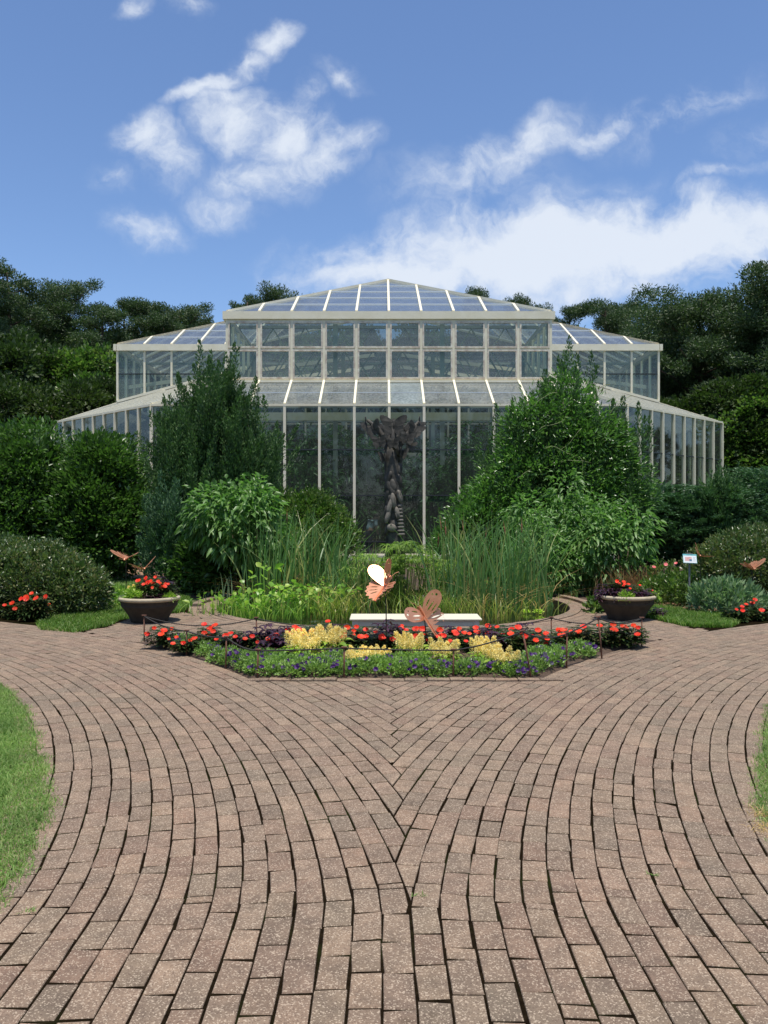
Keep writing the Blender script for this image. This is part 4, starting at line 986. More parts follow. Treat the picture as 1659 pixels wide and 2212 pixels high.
V, F = join(bush(64, [(.0, -.35, 2.9, 1.05, .7, 1.2), (.38, -.25, 3.75, .5, .45, .8), (-.1, -.5, 1.7, 1.6, .8, 1.3), (.75, -.3, 2.6, 1.0, .7, 1.1), (-.95, -.4, 1.3, .9, .7, 1.0), (1.15, -.15, 2.6, .65, .5, 1.0), (1.55, -.1, 1.9, .65, .5, 1.0)], 1600, 17, .17, .10, .04, hang=.25, shell=.25, out=.7),
     bush(65, [(.2, -.5, 2.3, 1.6, .8, 1.9)], 130, 9, .3, .13, .03, shell=.15))
link('vine', np_mesh('vine', V, F, LEAF['vine']), e)
RUNM = solid('pale_runner', (.20, .24, .10), None, .7); q = random.Random(4)
for k in range(12):                                # loose runners of the vine
    a = Vector((q.uniform(-1.0, 1.1), -1.0 - .25 * q.random(), q.uniform(1.4, 4.0))); d = Vector((q.uniform(-1, 1), -.1, q.uniform(-.4, .8))).normalized(); pts = [a]
    for j in range(7): d = (d + Vector((q.uniform(-.35, .35), q.uniform(-.1, .1), q.uniform(-.45, .2)))).normalized(); pts.append(pts[-1] + d * .09)
    m = MB(); m.tube(pts, .0055, 4); m.build('runner', RUNM, e, True)
# large-leaved soft shrubs with drooping leaves
def trumpet(name, label, loc, seed, lobes, clumps, group=None, L=.23, Wd=.075):
    return shrub(name, label, 'bush', loc, [bush(seed, lobes, int(clumps * 2.2), 9, .16, L * .62, Wd * .86, hang=.5, up=.25, shell=.3, big=True, droop=.4, out=.75)], 'trumpet', (8, lobes[0][2] + .3, .7, .02), group)
trumpet('trumpet_shrub', 'pale green shrub with big drooping pointed leaves, left of the cattails', (-2.75, 15.3, 0), 71, [(0, -.1, 1.45, .85, .7, .55), (-.35, -.1, 1.55, .5, .5, .45), (.35, -.1, 1.7, .4, .45, .42), (.3, -.3, 1.15, .7, .5, .45)], 150)
shrub('shade_bush', 'deeply shaded dark bush under the pale drooping shrub', 'bush', (-2.9, 15.9, 0), [bush(72, [(0, 0, .6, 1.0, .7, .85), (-.6, .1, .5, .7, .6, .6), (.7, 0, .6, .6, .6, .8)], 520, 15, .16, .11, .05, shell=.4), core(172, [(0, 0, .6, 1.0, .7, .85)], 240, .25, .14)], 'camellia', (5, 1, .6, .02))
shrub('garden_shrub', 'fine leaved rounded light green shrub behind the left cattails', 'bush', (-1.55, 17.6, 0), [bush(73, [(0, 0, 1.05, .85, .7, .95), (-.5, .1, 1.3, .6, .6, .7), (.5, -.1, .75, .55, .5, .75)], 800, 16, .13, .07, .036, shell=.3, out=.8), core(173, [(0, 0, 1.05, .85, .7, .95), (-.5, .1, 1.3, .6, .6, .7)], 320, .2, .11)], 'shrub', (6, 1.6, .6, .02))
shrub('garden_shrub', 'leafy shrub tumbling left from the vine covered juniper onto the glass', 'bush', (1.95, 17.4, 0), [bush(74, [(0, 0, 1.0, .8, .7, 1.0), (.6, .1, 1.3, .7, .6, .9), (-.35, -.1, .7, .6, .5, .7)], 800, 16, .15, .085, .034, shell=.3, hang=.2), core(174, [(0, 0, 1.0, .8, .7, 1.0), (.6, .1, 1.3, .7, .6, .9)], 320, .2, .1)], 'vine', (6, 1.5, .6, .02))
trumpet('trumpet_shrub', 'tall soft shrub with drooping leaves in front of the vine covered juniper', (3.6, 16.2, 0), 75, [(0, -.1, 1.15, .7, .6, .75), (.5, -.1, 1.3, .5, .5, .55), (-.5, -.1, .9, .6, .5, .65), (.2, -.3, .6, .9, .5, .5), (-.05, 0, 1.9, .25, .3, .5)], 200, L=.2, Wd=.055)
trumpet('trumpet_shrub', 'darker leafy shrub leaning over the right edge of the pond', (2.75, 15.4, 0), 76, [(0, 0, .75, .55, .5, .7), (.35, .1, .5, .6, .5, .5), (-.15, 0, 1.35, .35, .35, .45)], 120, L=.19, Wd=.06)
trumpet('trumpet_shrub', 'leafy shrub with arching shoots behind the right planter', (4.35, 15.6, 0), 77, [(0, 0, .75, .6, .5, .7), (.35, 0, 1.2, .4, .4, .5), (-.45, 0, 1.0, .5, .45, .6)], 130, L=.19, Wd=.055)
# spreading junipers on the right
def spreader(label, loc, seed, lobes, n):
    g = np.random.default_rng(seed); lb = np.array(lobes, float); pr = lb[:, 3] * lb[:, 5]; pr /= pr.sum(); k = g.choice(len(lb), n, p=pr)
    d = unit(g.normal(size=(n, 3))); d[:, 2] = np.abs(d[:, 2]) * .9 - .15; base = lb[k, :3] + d * lb[k, 3:] * (.55 + .45 * g.random((n, 1)))
    base[:, 2] = np.maximum(base[:, 2], .1); az = unit(d * [1, 1, 0] + g.normal(size=(n, 3)) * [.5, .5, 0] + [-.25, 0, 0]); ln = .55 + .5 * g.random(n)
    per = 60; idx = np.repeat(np.arange(n), per); t = g.random(n * per)
    sdv = np.cross(az, [0, 0, 1.0])
    P = base[idx] + az[idx] * (ln[idx] * t)[:, None] + np.array([0, 0, 1.0]) * (ln[idx] * (.45 * t - .35 * t * t))[:, None] + sdv[idx] * (g.normal(size=n * per) * .09 * (1 - t * .7))[:, None] + g.normal(size=(n * per, 3)) * .025
    D = unit(az[idx] + np.array([0, 0, .35]) + sdv[idx] * g.normal(size=(n * per, 1)) * .5 + g.normal(size=(n * per, 3)) * .2)
    return shrub('spreading_juniper', label, 'bush', loc, [leaf_arrays(P, D, np.array([0, 0, 1.0]) + g.normal(size=(n * per, 3)) * .5, .10 * (.7 + .6 * g.random(n * per)), .032), core(seed, lobes, 360, .22, .11)], 'bluejuniper', (5, 1.2, .8, .03))
spreader('feathery grey green juniper between the vine covered juniper and the glass posts', (6.3, 20.8, 0), 81, [(0, 0, 1.1, 1.2, .9, 1.15), (.6, 0, 1.6, .7, .7, .75), (-.7, 0, 1.6, .7, .7, 1.0)], 330)
spreader('feathery grey green juniper in front of the right end of the glass wall', (7.6, 20.2, 0), 82, [(0, 0, 1.0, 1.3, .9, 1.1), (.3, 0, 1.6, .8, .7, .7), (-.9, .2, .8, .8, .7, .8)], 330)
spreader('large feathery juniper at the right picture edge', (9.4, 20.6, 0), 83, [(0, 0, 1.2, 1.2, 1.0, 1.6), (.5, .1, 1.9, .9, .8, 1.0), (-.8, 0, 1.0, .8, .8, 1.0), (1.4, .2, 1.5, 1.0, .9, 1.5)], 420)
shrub('juniper_tree', 'dark narrow pointed juniper standing among the feathery junipers on the right', 'tree', (7.9, 19.6, 0), [sprays(84, [(0, 0, 1.1, .4, .4, 1.15), (.1, 0, 1.8, .3, .3, .7)], 130, .5, .11, 44, .08, .025, .3, [(0, 0, 1.9, .85, .12)])], 'juniper', (2, 1.8, .2, .03))
# ------------------------------------------------------------------ pond plants
IN_POND = lambda p: np.hypot(p[:, 0] - PC[0], p[:, 1] - PC[1]) < PR - .12
def cattails(label, seed, cx, cy, rx, ry, n, h0, h1, heads, yellow=0):
    g = np.random.default_rng(seed); p = np.stack([cx + rx * g.uniform(-1, 1, n * 3), cy + ry * g.uniform(-1, 1, n * 3), np.full(n * 3, -.07)], 1)
    keep = (((p[:, 0] - cx) / rx) ** 2 + ((p[:, 1] - cy) / ry) ** 2 < 1) & IN_POND(p); p = p[keep][:n]
    h = h0 + (h1 - h0) * g.random(len(p)) ** .7
    e = empty('cattail_clump', (cx, cy, -.07), label, 'plant', 'cattails in the pond')
    p = p - np.array([cx, cy, -.07])
    V, Q = blades(g, p, h, .020 + .012 * g.random(len(p)), np.abs(g.normal(size=len(p))) * .32, .4, 5)
    link('foliage', np_mesh('foliage', V, Q, LEAF['cattail']), e)
    n2 = n // 3; p2 = p[g.integers(0, len(p), n2)] + g.normal(size=(n2, 3)) * [.05, .05, 0]
    V, Q = blades(g, p2, .3 + .5 * g.random(n2), .014, .5 + .8 * g.random(n2), .9, 4); link('old_leaves', np_mesh('old_leaves', V, Q, LEAF['straw']), e)
    hd = MB(); hd.lathe([(.001, 0), (.011, .008), (.0125, .06), (.0125, .14), (.011, .165), (.003, .172), (.003, .26), (.0005, .28)], 10); hm = hd.mesh('seed_head', HEAD, True)
    st = MB(); st.tube([(0, 0, -1.4), (0, 0, 0)], .004, 5); sm = st.mesh('stalk', LEAF['cattail'])
    for (px, py) in heads:
        w = W(px, py, cy - .3 + .6 * rnd.random()); o = link('seed_head', hm, e, (w.x - cx, w.y - cy, w.z + .07 - .1), (rnd.gauss(0, .06), rnd.gauss(0, .06), 0)); link('stalk', sm, o)
HEAD = solid('brown_cattail_head', (.16, .062, .03), (.22, .09, .045), .9, scale=50)
cattails('dense stand of cattails in the left half of the pond behind the lime green leaves', 101, -1.62, 14.9, 0.95, 1.0, 300, 1.1, 1.85, [(620, 1118), (570, 1140)])
cattails('wide stand of cattails with brown heads in the right half of the pond', 102, 1.75, 14.2, 1.15, 1.5, 370, 1.05, 1.8, [(953, 1135), (963, 1146), (1003, 1145), (1050, 1160), (1092, 1146), (1127, 1140), (946, 1170), (1076, 1178)])
cattails('thin scattering of rushes between the papyrus and the left cattails', 103, -.62, 14.7, .5, 1.0, 150, .55, 1.15, [])
def papyrus():
    g = np.random.default_rng(110); cx, cy = .28, 14.6
    e = empty('papyrus_clump', (cx, cy, -.07), 'bright green umbrella papyrus clump in front of the bronze column', 'plant')
    n = 95; p = np.stack([g.normal(size=n) * .38, g.normal(size=n) * .3, np.zeros(n)], 1); h = .35 + .75 * g.random(n) ** .6 * np.exp(-(p[:, 0] / .75) ** 2)
    a = np.arctan2(p[:, 1], p[:, 0]); r_ = .32 * np.hypot(p[:, 0], p[:, 1]) + .05
    top = p + np.stack([np.cos(a) * r_, np.sin(a) * r_, h], 1); 
    m = MB()
    for i in range(n): m.tube([tuple(p[i]), tuple(p[i] * .6 + top[i] * .4 + [0, 0, .03]), tuple(top[i])], [.006, .005, .004], 4, False)
    tag(m.build('stem', LEAF['papyrus'], e), kind='stuff')
    k = 20; idx = np.repeat(np.arange(n), k); az = g.random(n * k) * 6.283; D = np.stack([np.cos(az), np.sin(az), .2 + .9 * g.random(n * k)], 1)
    V, T, Q = big_leaf_arrays(top[idx], D, np.array([0, 0, 1.0]) + g.normal(size=(n * k, 3)) * .3, .27 * (.7 + .5 * g.random(n * k)), .018, .75, 0.1)
    link('umbel', np_mesh('umbel', V, [T, Q], LEAF['papyrus']), e)
    q2 = 160; pp = np.stack([g.normal(size=q2) * .5, g.normal(size=q2) * .35, np.zeros(q2)], 1)
    V, Q = blades(g, pp, .25 + .4 * g.random(q2), .012, .5 + .6 * g.random(q2), .6, 4); link('basal_leaves', np_mesh('basal_leaves', V, Q, LEAF['sedge']), e)
papyrus()
def standing_leaves(name, label, loc, seed, n, rx, ry, h, L, Wd, mat, spread=.4, shape='big', up=1.0, group=None):
    g = np.random.default_rng(seed); p = np.stack([rx * g.normal(size=n) * .5, ry * g.normal(size=n) * .5, np.zeros(n)], 1)
    e = empty(name, loc, label, 'plant', group)
    hh = h * (.45 + .6 * g.random(n)); az = g.random(n) * 6.283; o_ = np.stack([np.cos(az), np.sin(az), np.zeros(n)], 1)
    top = p + o_ * (spread * hh * .6)[:, None] + np.stack([np.zeros(n), np.zeros(n), hh], 1)
    w0 = np.full(n, .008); s = np.cross(o_, [0, 0, 1.0]); V = np.stack([p - s * w0[:, None], p + s * w0[:, None], top + s * .004, top - s * .004], 1).reshape(-1, 3); Q0 = np.arange(n)[:, None] * 4 + [[0, 1, 2, 3]]
    D = unit(o_ * .6 + np.array([0, 0, up]) + g.normal(size=(n, 3)) * .3); sc = .6 + .7 * g.random(n)
    A = big_leaf_arrays(top, D, o_ * -.6 + np.array([0, 0, .7]) + g.normal(size=(n, 3)) * .3, L * sc, Wd * sc, .35, .12)
    VV, F = join((V, Q0), A); link('foliage', np_mesh('foliage', VV, F, LEAF[mat]), e); return e
standing_leaves('pickerel_plant', 'upright bright green leafy water plant at the left end of the pond', (-2.2, 12.75, -.07), 121, 130, .75, .5, .34, .15, .06, 'arrow', .35)
standing_leaves('arrowhead_plant', 'arrowhead leaved water plant massed before the left cattails', (-1.3, 13.1, -.07), 122, 150, .85, .6, .46, .12, .085, 'arrow', .3, up=.3)
standing_leaves('arum_plant', 'single tall broad leaved water plant standing at the left of the arrowheads', (-1.95, 13.5, -.07), 123, 14, .2, .2, .7, .2, .11, 'arrow', .25, up=.3)
def grassy(name, label, loc, seed, n, rx, ry, h, w, lean, mat, z0=0):
    g = np.random.default_rng(seed); p = np.stack([rx * g.normal(size=n) * .5, ry * g.normal(size=n) * .5, np.zeros(n)], 1)
    V, Q = blades(g, p, h * (.5 + .6 * g.random(n)), w, lean * (.3 + g.random(n)), .6, 5)
    o = link(name, np_mesh(name, V, Q, LEAF[mat]), None, loc); return tag(o, label, 'plant', kind='stuff' if name == 'sedge' else None)
grassy('golden_sedge', 'arching golden sedge leaning over the water right of the arrowheads', (-.75, 12.75, -.07), 131, 120, .35, .4, .62, .014, .8, 'sedge')
grassy('sedge', 'yellow green sedge at the water edge in front of the right cattails', (1.2, 12.6, -.07), 132, 260, 1.5, .5, .42, .013, .6, 'sedge')
grassy('sedge', 'grassy green sedge under the arrowheads along the left waterline', (-1.7, 12.65, -.07), 133, 260, 1.3, .35, .32, .012, .6, 'arrow')
grassy('sedge', 'tuft of green sedge beside the copper butterfly with the white wing', (.75, 12.9, -.07), 134, 130, .5, .4, .5, .012, .6, 'papyrus')
def lettuce(seed):
    g = np.random.default_rng(seed); n = 16; a = np.arange(n) * 2.4; t = np.arange(n) / n
    P = np.stack([np.cos(a) * .02, np.sin(a) * .02, .01 + .03 * t], 1); D = np.stack([np.cos(a), np.sin(a), .25 + 1.3 * t], 1)
    V, T, Q = big_leaf_arrays(P, D, np.array([0, 0, 1.0]) - D * .5, .085 * (1.15 - .5 * t), .075, .1, .2)
    return np_mesh('water_lettuce', V, [T, Q], LEAF['lettuce'])
LT = [lettuce(k) for k in (1, 2, 3)]
for i, (px, py, s, lb) in enumerate([(525, 1312, .9, 'by the leftmost bend of the pond'), (500, 1303, .8, 'beside the pond kerb, nearest the left planter'), (545, 1329, .8, 'floating alone right above the back chain post'), (585, 1325, .7, 'to the right of the lone floating one'), (648, 1322, .8, 'below the arrowhead leaves'), (675, 1317, .6, 'between the arrowheads and the golden sedge'), (700, 1314, 1.0, 'at the foot of the golden sedge'), (712, 1303, 1.1, 'tucked behind the golden sedge'),
                                     (792, 1296, .8, 'left of the papyrus stems'), (815, 1298, .6, 'under the papyrus stems'), (1136, 1326, .9, 'left one of the pair by the right kerb'), (1163, 1327, 1.1, 'right one of the pair by the right kerb')]):
    x, y = (px - 829.5) / FD * 1.62 * FD / (py - 1106), 1.62 * FD / (py - 1106)
    o = link('water_lettuce', LT[i % 3], None, (x, y, -.072), (0, 0, rnd.random() * 6)); o.scale = (s,) * 3
    tag(o, 'pale yellow green water lettuce rosette ' + lb, 'water plant', 'water lettuces on the pond')
grassy('salvia', 'slim blue salvia spikes in the dark gap left of the pond plants', (-2.75, 14.3, 0), 135, 16, .3, .3, .55, .02, .15, 'sage')

# ------------------------------------------------------------------ bronze column of butterflies
BRONZE = solid('dark_bronze', (.022, .019, .015), (.085, .076, .062), .7, metal=0, scale=9, bump=.35, bscale=26)  # paler mottling paints sunlit faces into the dark bronze
STONEB = solid('pale_bronze', (.12, .105, .085), (.21, .185, .15), .75, metal=0, scale=12, bump=.4, bscale=30)  # paler bronze tone for the chrysalises and the caterpillar
def wing_solid(pts, th, M, mb):
    n = len(pts); a = [M @ Vector((x, y, th / 2 + .02 * math.sin(x * 9))) for x, y in pts]; b = [M @ Vector((x, y, -th / 2 + .02 * math.sin(x * 9))) for x, y in pts]
    mb.add(a + b, [tuple(range(n)), tuple(range(2 * n - 1, n - 1, -1))] + [(k, n + k, n + (k + 1) % n, (k + 1) % n) for k in range(n)])
FORE = [(0, .02), (.05, .075), (.13, .125), (.20, .15), (.25, .145), (.262, .11), (.245, .05), (.215, -.01), (.15, -.06), (.0, -.06)]
HIND = [(0, -.03), (.08, -.05), (.19, -.04), (.2, -.10), (.17, -.16), (.14, -.19), (.125, -.25), (.085, -.23), (.05, -.2), (0, -.15)]
def statue():
    ST_ = 15.6; c = W(850, 1106, ST_); e = empty('bronze_column', (c.x, c.y, -.1), 'tall dark bronze column sculpture crowned with butterflies standing in the pond', 'sculpture')
    L_ = lambda px, py, dy=0: Vector(((px - 850) / FD * ST_, dy, H - (py - 1106) / FD * ST_ + .1))
    q = random.Random(3)
    m = MB()
    path_ = [L_(853, 1240), L_(853, 1160), L_(851, 1120), L_(850, 1075), L_(849, 1030), L_(847, 990), L_(846, 955)]
    m.tube(path_, [.20, .17, .155, .165, .155, .15, .14], 14)
    for k in range(44):                            # overlapping folded wings make the shaft
        t = q.random(); z = L_(0, 1150 - 190 * t).z; a = q.uniform(0, 6.28); M = Matrix.Rotation(a, 3, 'Z')
        m.ball((.135 * math.cos(a), .135 * math.sin(a), z), (.045, .07, .15), 8, 6, M @ Matrix.Rotation(q.uniform(-.5, .5), 3, 'X'))
    m.build('shaft', BRONZE, e, True)
    def flutter(p, s, yaw, roll, dih, pitch=0.0):
        mb = MB(); B_ = Matrix.Translation(p) @ Matrix.Rotation(yaw, 4, 'Z') @ Matrix.Rotation(roll, 4, 'Y') @ Matrix.Rotation(R(90) + pitch, 4, 'X') @ Matrix.Scale(s, 4)
        for sg in (-1, 1):
            Mw = B_ @ Matrix.Rotation(sg * -dih, 4, 'Y')
            wing_solid([(sg * x, y) for x, y in FORE] if sg > 0 else [(sg * x, y) for x, y in FORE][::-1], .022, Mw, mb); wing_solid([(sg * x, y) for x, y in HIND] if sg > 0 else [(sg * x, y) for x, y in HIND][::-1], .02, Mw, mb)
        mb.tube([B_ @ Vector((0, .09, 0)), B_ @ Vector((0, .04, 0)), B_ @ Vector((0, -.06, 0)), B_ @ Vector((0, -.22, 0))], [.018 * s, .03 * s, .03 * s, .01 * s], 8)
        mb.build('butterfly', BRONZE, e)
    flutter(L_(850, 916, -.14), 1.0, 0, 0, R(12)); 
    for px, py, dy, s, yaw, roll, dih in [(805, 924, -.05, .74, -.35, -.35, .3), (820, 952, -.16, .66, -.1, -.1, .25), (880, 944, -.16, .66, .15, .15, .3), (897, 926, -.05, .70, .4, .4, .35), (886, 962, -.12, .5, .4, .2, .4), (832, 928, .12, .8, 2.9, -.2, .4), (874, 924, .14, .75, 3.4, .2, .4), (849, 955, -.2, .62, .05, 0, .5), (868, 978, -.12, .55, .5, .1, .9), (832, 985, -.11, .55, -.6, -.1, 1.0), (790, 914, .04, .5, -1.0, -.5, .3), (908, 913, .04, .5, 1.0, .5, .3)]:
        flutter(L_(px, py, dy), s, yaw, roll, dih)
    for pts in ([(846, 985, 0), (835, 955, -.02), (815, 925, -.04), (794, 908, 0)], [(850, 985, 0), (866, 955, -.02), (886, 932, -.04), (906, 910, 0)], [(846, 980, .05), (838, 945, .1), (832, 920, .14)], [(850, 980, .05), (862, 945, .1), (870, 918, .14)], [(848, 985, -.05), (849, 950, -.1), (850, 915, -.12)]):
        b = MB(); b.tube([L_(*p) for p in pts], [.085, .06, .045, .03][:len(pts)], 9); b.build('branch', BRONZE, e, True)
    for px, py, w_, h_, rl in [(842, 1094, .05, .17, .25), (849, 1082, .055, .15, -.1), (863, 1073, .05, .13, -.25), (838, 1115, .05, .15, .3), (846, 1140, .10, .075, .3), (858, 1108, .05, .12, -.2)]:
        b = MB(); b.ball(L_(px, py, -.17), (w_, .05, h_), 14, 10, Matrix.Rotation(rl, 3, 'Y'))
        for k in range(4): b.ball(L_(px + rnd.uniform(-3, 3), py + rnd.uniform(-8, 8), -.205), (.012, .012, h_ * .5), 6, 5, Matrix.Rotation(rl, 3, 'Y'))
        b.build('chrysalis', STONEB, e, True)
    b = MB()
    for k in range(9): b.ball(L_(863 + k * .35, 1093 + k * 7.6, -.15), (.045 + .004 * k, .05, .034), 12, 6)
    b.build('caterpillar', STONEB, e, True)
    b = MB(); b.lathe([(0, .42), (.26, .42), (.30, .38), (.34, .05), (.36, 0), (.36, -.5)], 20, wob=.03); b.build('pedestal', BRONZE, e)
statue()

# ------------------------------------------------------------------ person inside
def person():
    cx, cy = W(792, 1106, 28.1).x, 28.1
    SH = solid('pale_blue_shirt', (.40, .50, .58), (.48, .57, .64), .8); SKIN = solid('skin', (.42, .24, .17), None, .55); HAIR = solid('dark_hair', (.03, .022, .018), None, .6); TR = solid('dark_trousers', (.03, .035, .05), None, .8)
    e = empty('person', (cx, cy, 0), 'person in a pale blue shirt inside the glasshouse, bending forward with head down', 'person', rz=R(35))
    def skin(name, pts, edges, rad, mat, root=0):
        me = bpy.data.meshes.new(name); me.from_pydata(pts, edges, []); o = link(name, me, e); me.materials.append(mat)
        md = o.modifiers.new('skin', 'SKIN'); md.use_smooth_shade = True; s2 = o.modifiers.new('sub', 'SUBSURF'); s2.levels = 1; s2.render_levels = 1
        for i, r_ in enumerate(rad): me.skin_vertices[0].data[i].radius = r_ if isinstance(r_, tuple) else (r_, r_)
        me.skin_vertices[0].data[root].use_root = True; return o
    P = [(0, 0, .92), (.03, 0, 1.1), (.10, 0, 1.27), (.15, 0, 1.36), (.22, 0, 1.43), (.27, 0, 1.49),      # pelvis..neck, head
         (.13, .17, 1.33), (.16, .22, 1.08), (.28, .16, .9), (.34, .13, .88), (.13, -.17, 1.33), (.16, -.22, 1.08), (.28, -.16, .9), (.34, -.13, .88),
         (0, .09, .86), (.02, .1, .48), (0, .1, .08), (.12, .11, .04), (0, -.09, .86), (.02, -.1, .48), (0, -.1, .08), (.12, -.11, .04)]
    E = [(0, 1), (1, 2), (2, 3), (3, 4), (4, 5), (3, 6), (6, 7), (7, 8), (8, 9), (3, 10), (10, 11), (11, 12), (12, 13), (0, 14), (14, 15), (15, 16), (16, 17), (0, 18), (18, 19), (19, 20), (20, 21)]
    rad = [(.12, .15), (.11, .14), (.12, .16), .09, .05, .085, .06, .045, .035, .035, .06, .045, .035, .035, .09, .06, .045, .04, .09, .06, .045, .04]
    skin('body', P, E, rad, SKIN)
    S = [P[0], P[1], P[2], P[3], P[6], (.15, .21, 1.12), P[10], (.15, -.21, 1.12)]
    skin('shirt', S, [(0, 1), (1, 2), (2, 3), (3, 4), (4, 5), (3, 6), (6, 7)], [(.135, .165), (.125, .155), (.135, .175), (.105, .105), .075, .068, .075, .068], SH)
    T = [P[0], P[14], P[15], P[16], P[18], P[19], P[20]]
    skin('trousers', T, [(0, 1), (1, 2), (2, 3), (0, 4), (4, 5), (5, 6)], [(.13, .16), .105, .075, .065, .105, .075, .065], TR)
    b = MB(); b.ball((.285, 0, 1.545), (.095, .085, .085), 14, 10); b.build('hair', HAIR, e, True)
    b = MB(); b.ball((.31, 0, 1.49), (.085, .075, .11), 14, 10); b.ball((.40, 0, 1.48), (.02, .014, .022), 8, 6); b.ball((.30, .077, 1.49), (.018, .012, .03), 8, 6); b.ball((.30, -.077, 1.49), (.018, .012, .03), 8, 6); b.build('head', SKIN, e, True)
    e.rotation_euler = (0, R(6), R(35)); e.scale = (.95,) * 3
person()

# ------------------------------------------------------------------ planters
STONE = solid('cast_stone_rim', (.36, .30, .20), (.46, .39, .27), .85, scale=9, bump=.35, bscale=60)
BOWLM = solid('shaded_cast_stone', (.028, .021, .014), (.055, .042, .028), .9, scale=7, bump=.35, bscale=60)  # shade below the rim is painted in as a near-black stone colour
def planter(px, py, label):
    x, y = G(px, py); y += .2; x = (px - 829.5) / FD * y
    e = empty('planter_bowl', (x, y, 0), label, 'planter')
    b = MB(); b.lathe([(0, .0), (.25, 0), (.262, .015), (.265, .04), (.30, .11), (.345, .175), (.385, .225), (.392, .245), (.386, .256), (.397, .272), (.402, .30)], 56); b.build('bowl', BOWLM, e, True)
    b = MB(); b.lathe([(.402, .30), (.418, .306), (.428, .322), (.426, .342), (.41, .356), (.388, .356), (.375, .34), (.37, .30)], 56); b.build('rim', STONE, e, True)
    b = MB(); b.lathe([(.372, .318), (.2, .335), (0, .345)], 32); b.build('soil', SOIL, e)
    return x, y
pl = planter(323, 1346, 'wide shaded stone planter bowl of mixed flowers on the left of the pond')
prr = planter(1352, 1341, 'wide shaded stone planter bowl of purple foliage on the right of the pond')

# ------------------------------------------------------------------ bedding plants: one mesh of each kind, then copies
def whorl_plant(seed, stems, h, rad, L, Wd, mat, tiers=3, per=7, droop=.45):
    g = np.random.default_rng(seed); P, D, S = [], [], []; m = MB(); tips = []
    for k in range(stems):
        a = k * 2.4 + g.random(); r_ = rad * math.sqrt((k + .3) / stems); hh = h * (.62 + .45 * g.random()) * (1 - .25 * (r_ / rad) ** 2)
        tp = np.array([math.cos(a) * r_, math.sin(a) * r_, hh]); tips.append(tp)
        for t in range(tiers):
            f0 = 1 - t * (.78 / max(tiers - 1, 1))
            for j in range(per):
                f = f0 + (g.normal() * .07 if t else 0); b = a + j * 6.283 / per + t * .5 + g.random() * .4; up = .75 - .55 * t / tiers if t else .9
                P.append(tp * [.75 + .25 * f, .75 + .25 * f, f]); D.append([math.cos(b), math.sin(b), up * .6]); S.append((.65 + .45 * g.random()) * (.8 if t == 0 else 1))
    P, D, S = np.array(P), np.array(D, float), np.array(S)
    A_ = big_leaf_arrays(P, D, np.array([0, 0, 1.0]) + g.normal(size=P.shape) * .2, L * S, Wd * S, droop, .18)
    V, F = join(A_); return np_mesh('foliage', V, F, LEAF[mat]), tips
def blossom_mesh(seed, r_, mat, petals=5, cup=.25):
    g = np.random.default_rng(seed); V = []; F = []
    for k in range(petals):
        a = k * 6.283 / petals; b0 = len(V); w = 6.283 / petals * .62
        for t, rr, z in ((0, 0, 0), (-w, r_ * .7, r_ * cup * .6), (-w * .5, r_ * 1.0, r_ * cup), (w * .5, r_ * 1.0, r_ * cup * .9), (w, r_ * .7, r_ * cup * .6)):
            V.append((rr * math.cos(a + t), rr * math.sin(a + t), z + g.normal() * r_ * .06))
        F += [(b0, b0 + 1, b0 + 2), (b0, b0 + 2, b0 + 3), (b0, b0 + 3, b0 + 4)]
    return np_mesh('blossom', V, np.array(F), mat)
RED = [blossom_mesh(k, .037, REDF) for k in range(3)]; VIO = [blossom_mesh(10 + k, .026, PURP, 5, .4) for k in range(3)]
IMP = [whorl_plant(200 + k, 13, .27, .17, .09, .032, 'impatiens', 5, 8) for k in range(3)]
COL = COL
COLE = [whorl_plant(210 + k, 10, .30, .17, .12, .042, 'coleus', 4, 6, .7) for k in range(3)]
def add_blossoms(e, pts, kinds, s=1.0):
    for p in pts:
        o = link('blossom', rnd.choice(kinds), e, tuple(p), (rnd.uniform(.55, 1.25), rnd.uniform(-.5, .5), 0)); o.rotation_mode = 'XYZ'; o.scale = (s * rnd.uniform(.62, 1.0),) * 3
def impatiens(x, y, z, s, label, group, nb=4, flat=.74):
    fm, tips = IMP[rnd.randrange(3)]; rz = rnd.random() * 6
    e = empty('impatiens', (x, y, z), label, 'flower', group); e.scale = (s, s, s * flat)
    link('foliage', fm, e, None, (0, 0, rz))
    ca, sa = math.cos(rz), math.sin(rz); tp = [(t[0] * ca - t[1] * sa, t[0] * sa + t[1] * ca, t[2]) for t in tips]
    tp.sort(key=lambda t: t[1] - t[2] + rnd.uniform(0, .12)); add_blossoms(e, [(t[0] + rnd.gauss(0, .02), t[1] - .03, t[2] + .015) for t in tp[:nb]], RED); return e
def coleus(x, y, z, s, label, group):
    e = empty('coleus', (x, y, z), label, 'plant', group); e.scale = (s, s, s * .78)
    link('foliage', COLE[rnd.randrange(3)][0], e, None, (0, 0, rnd.random() * 6)); return e
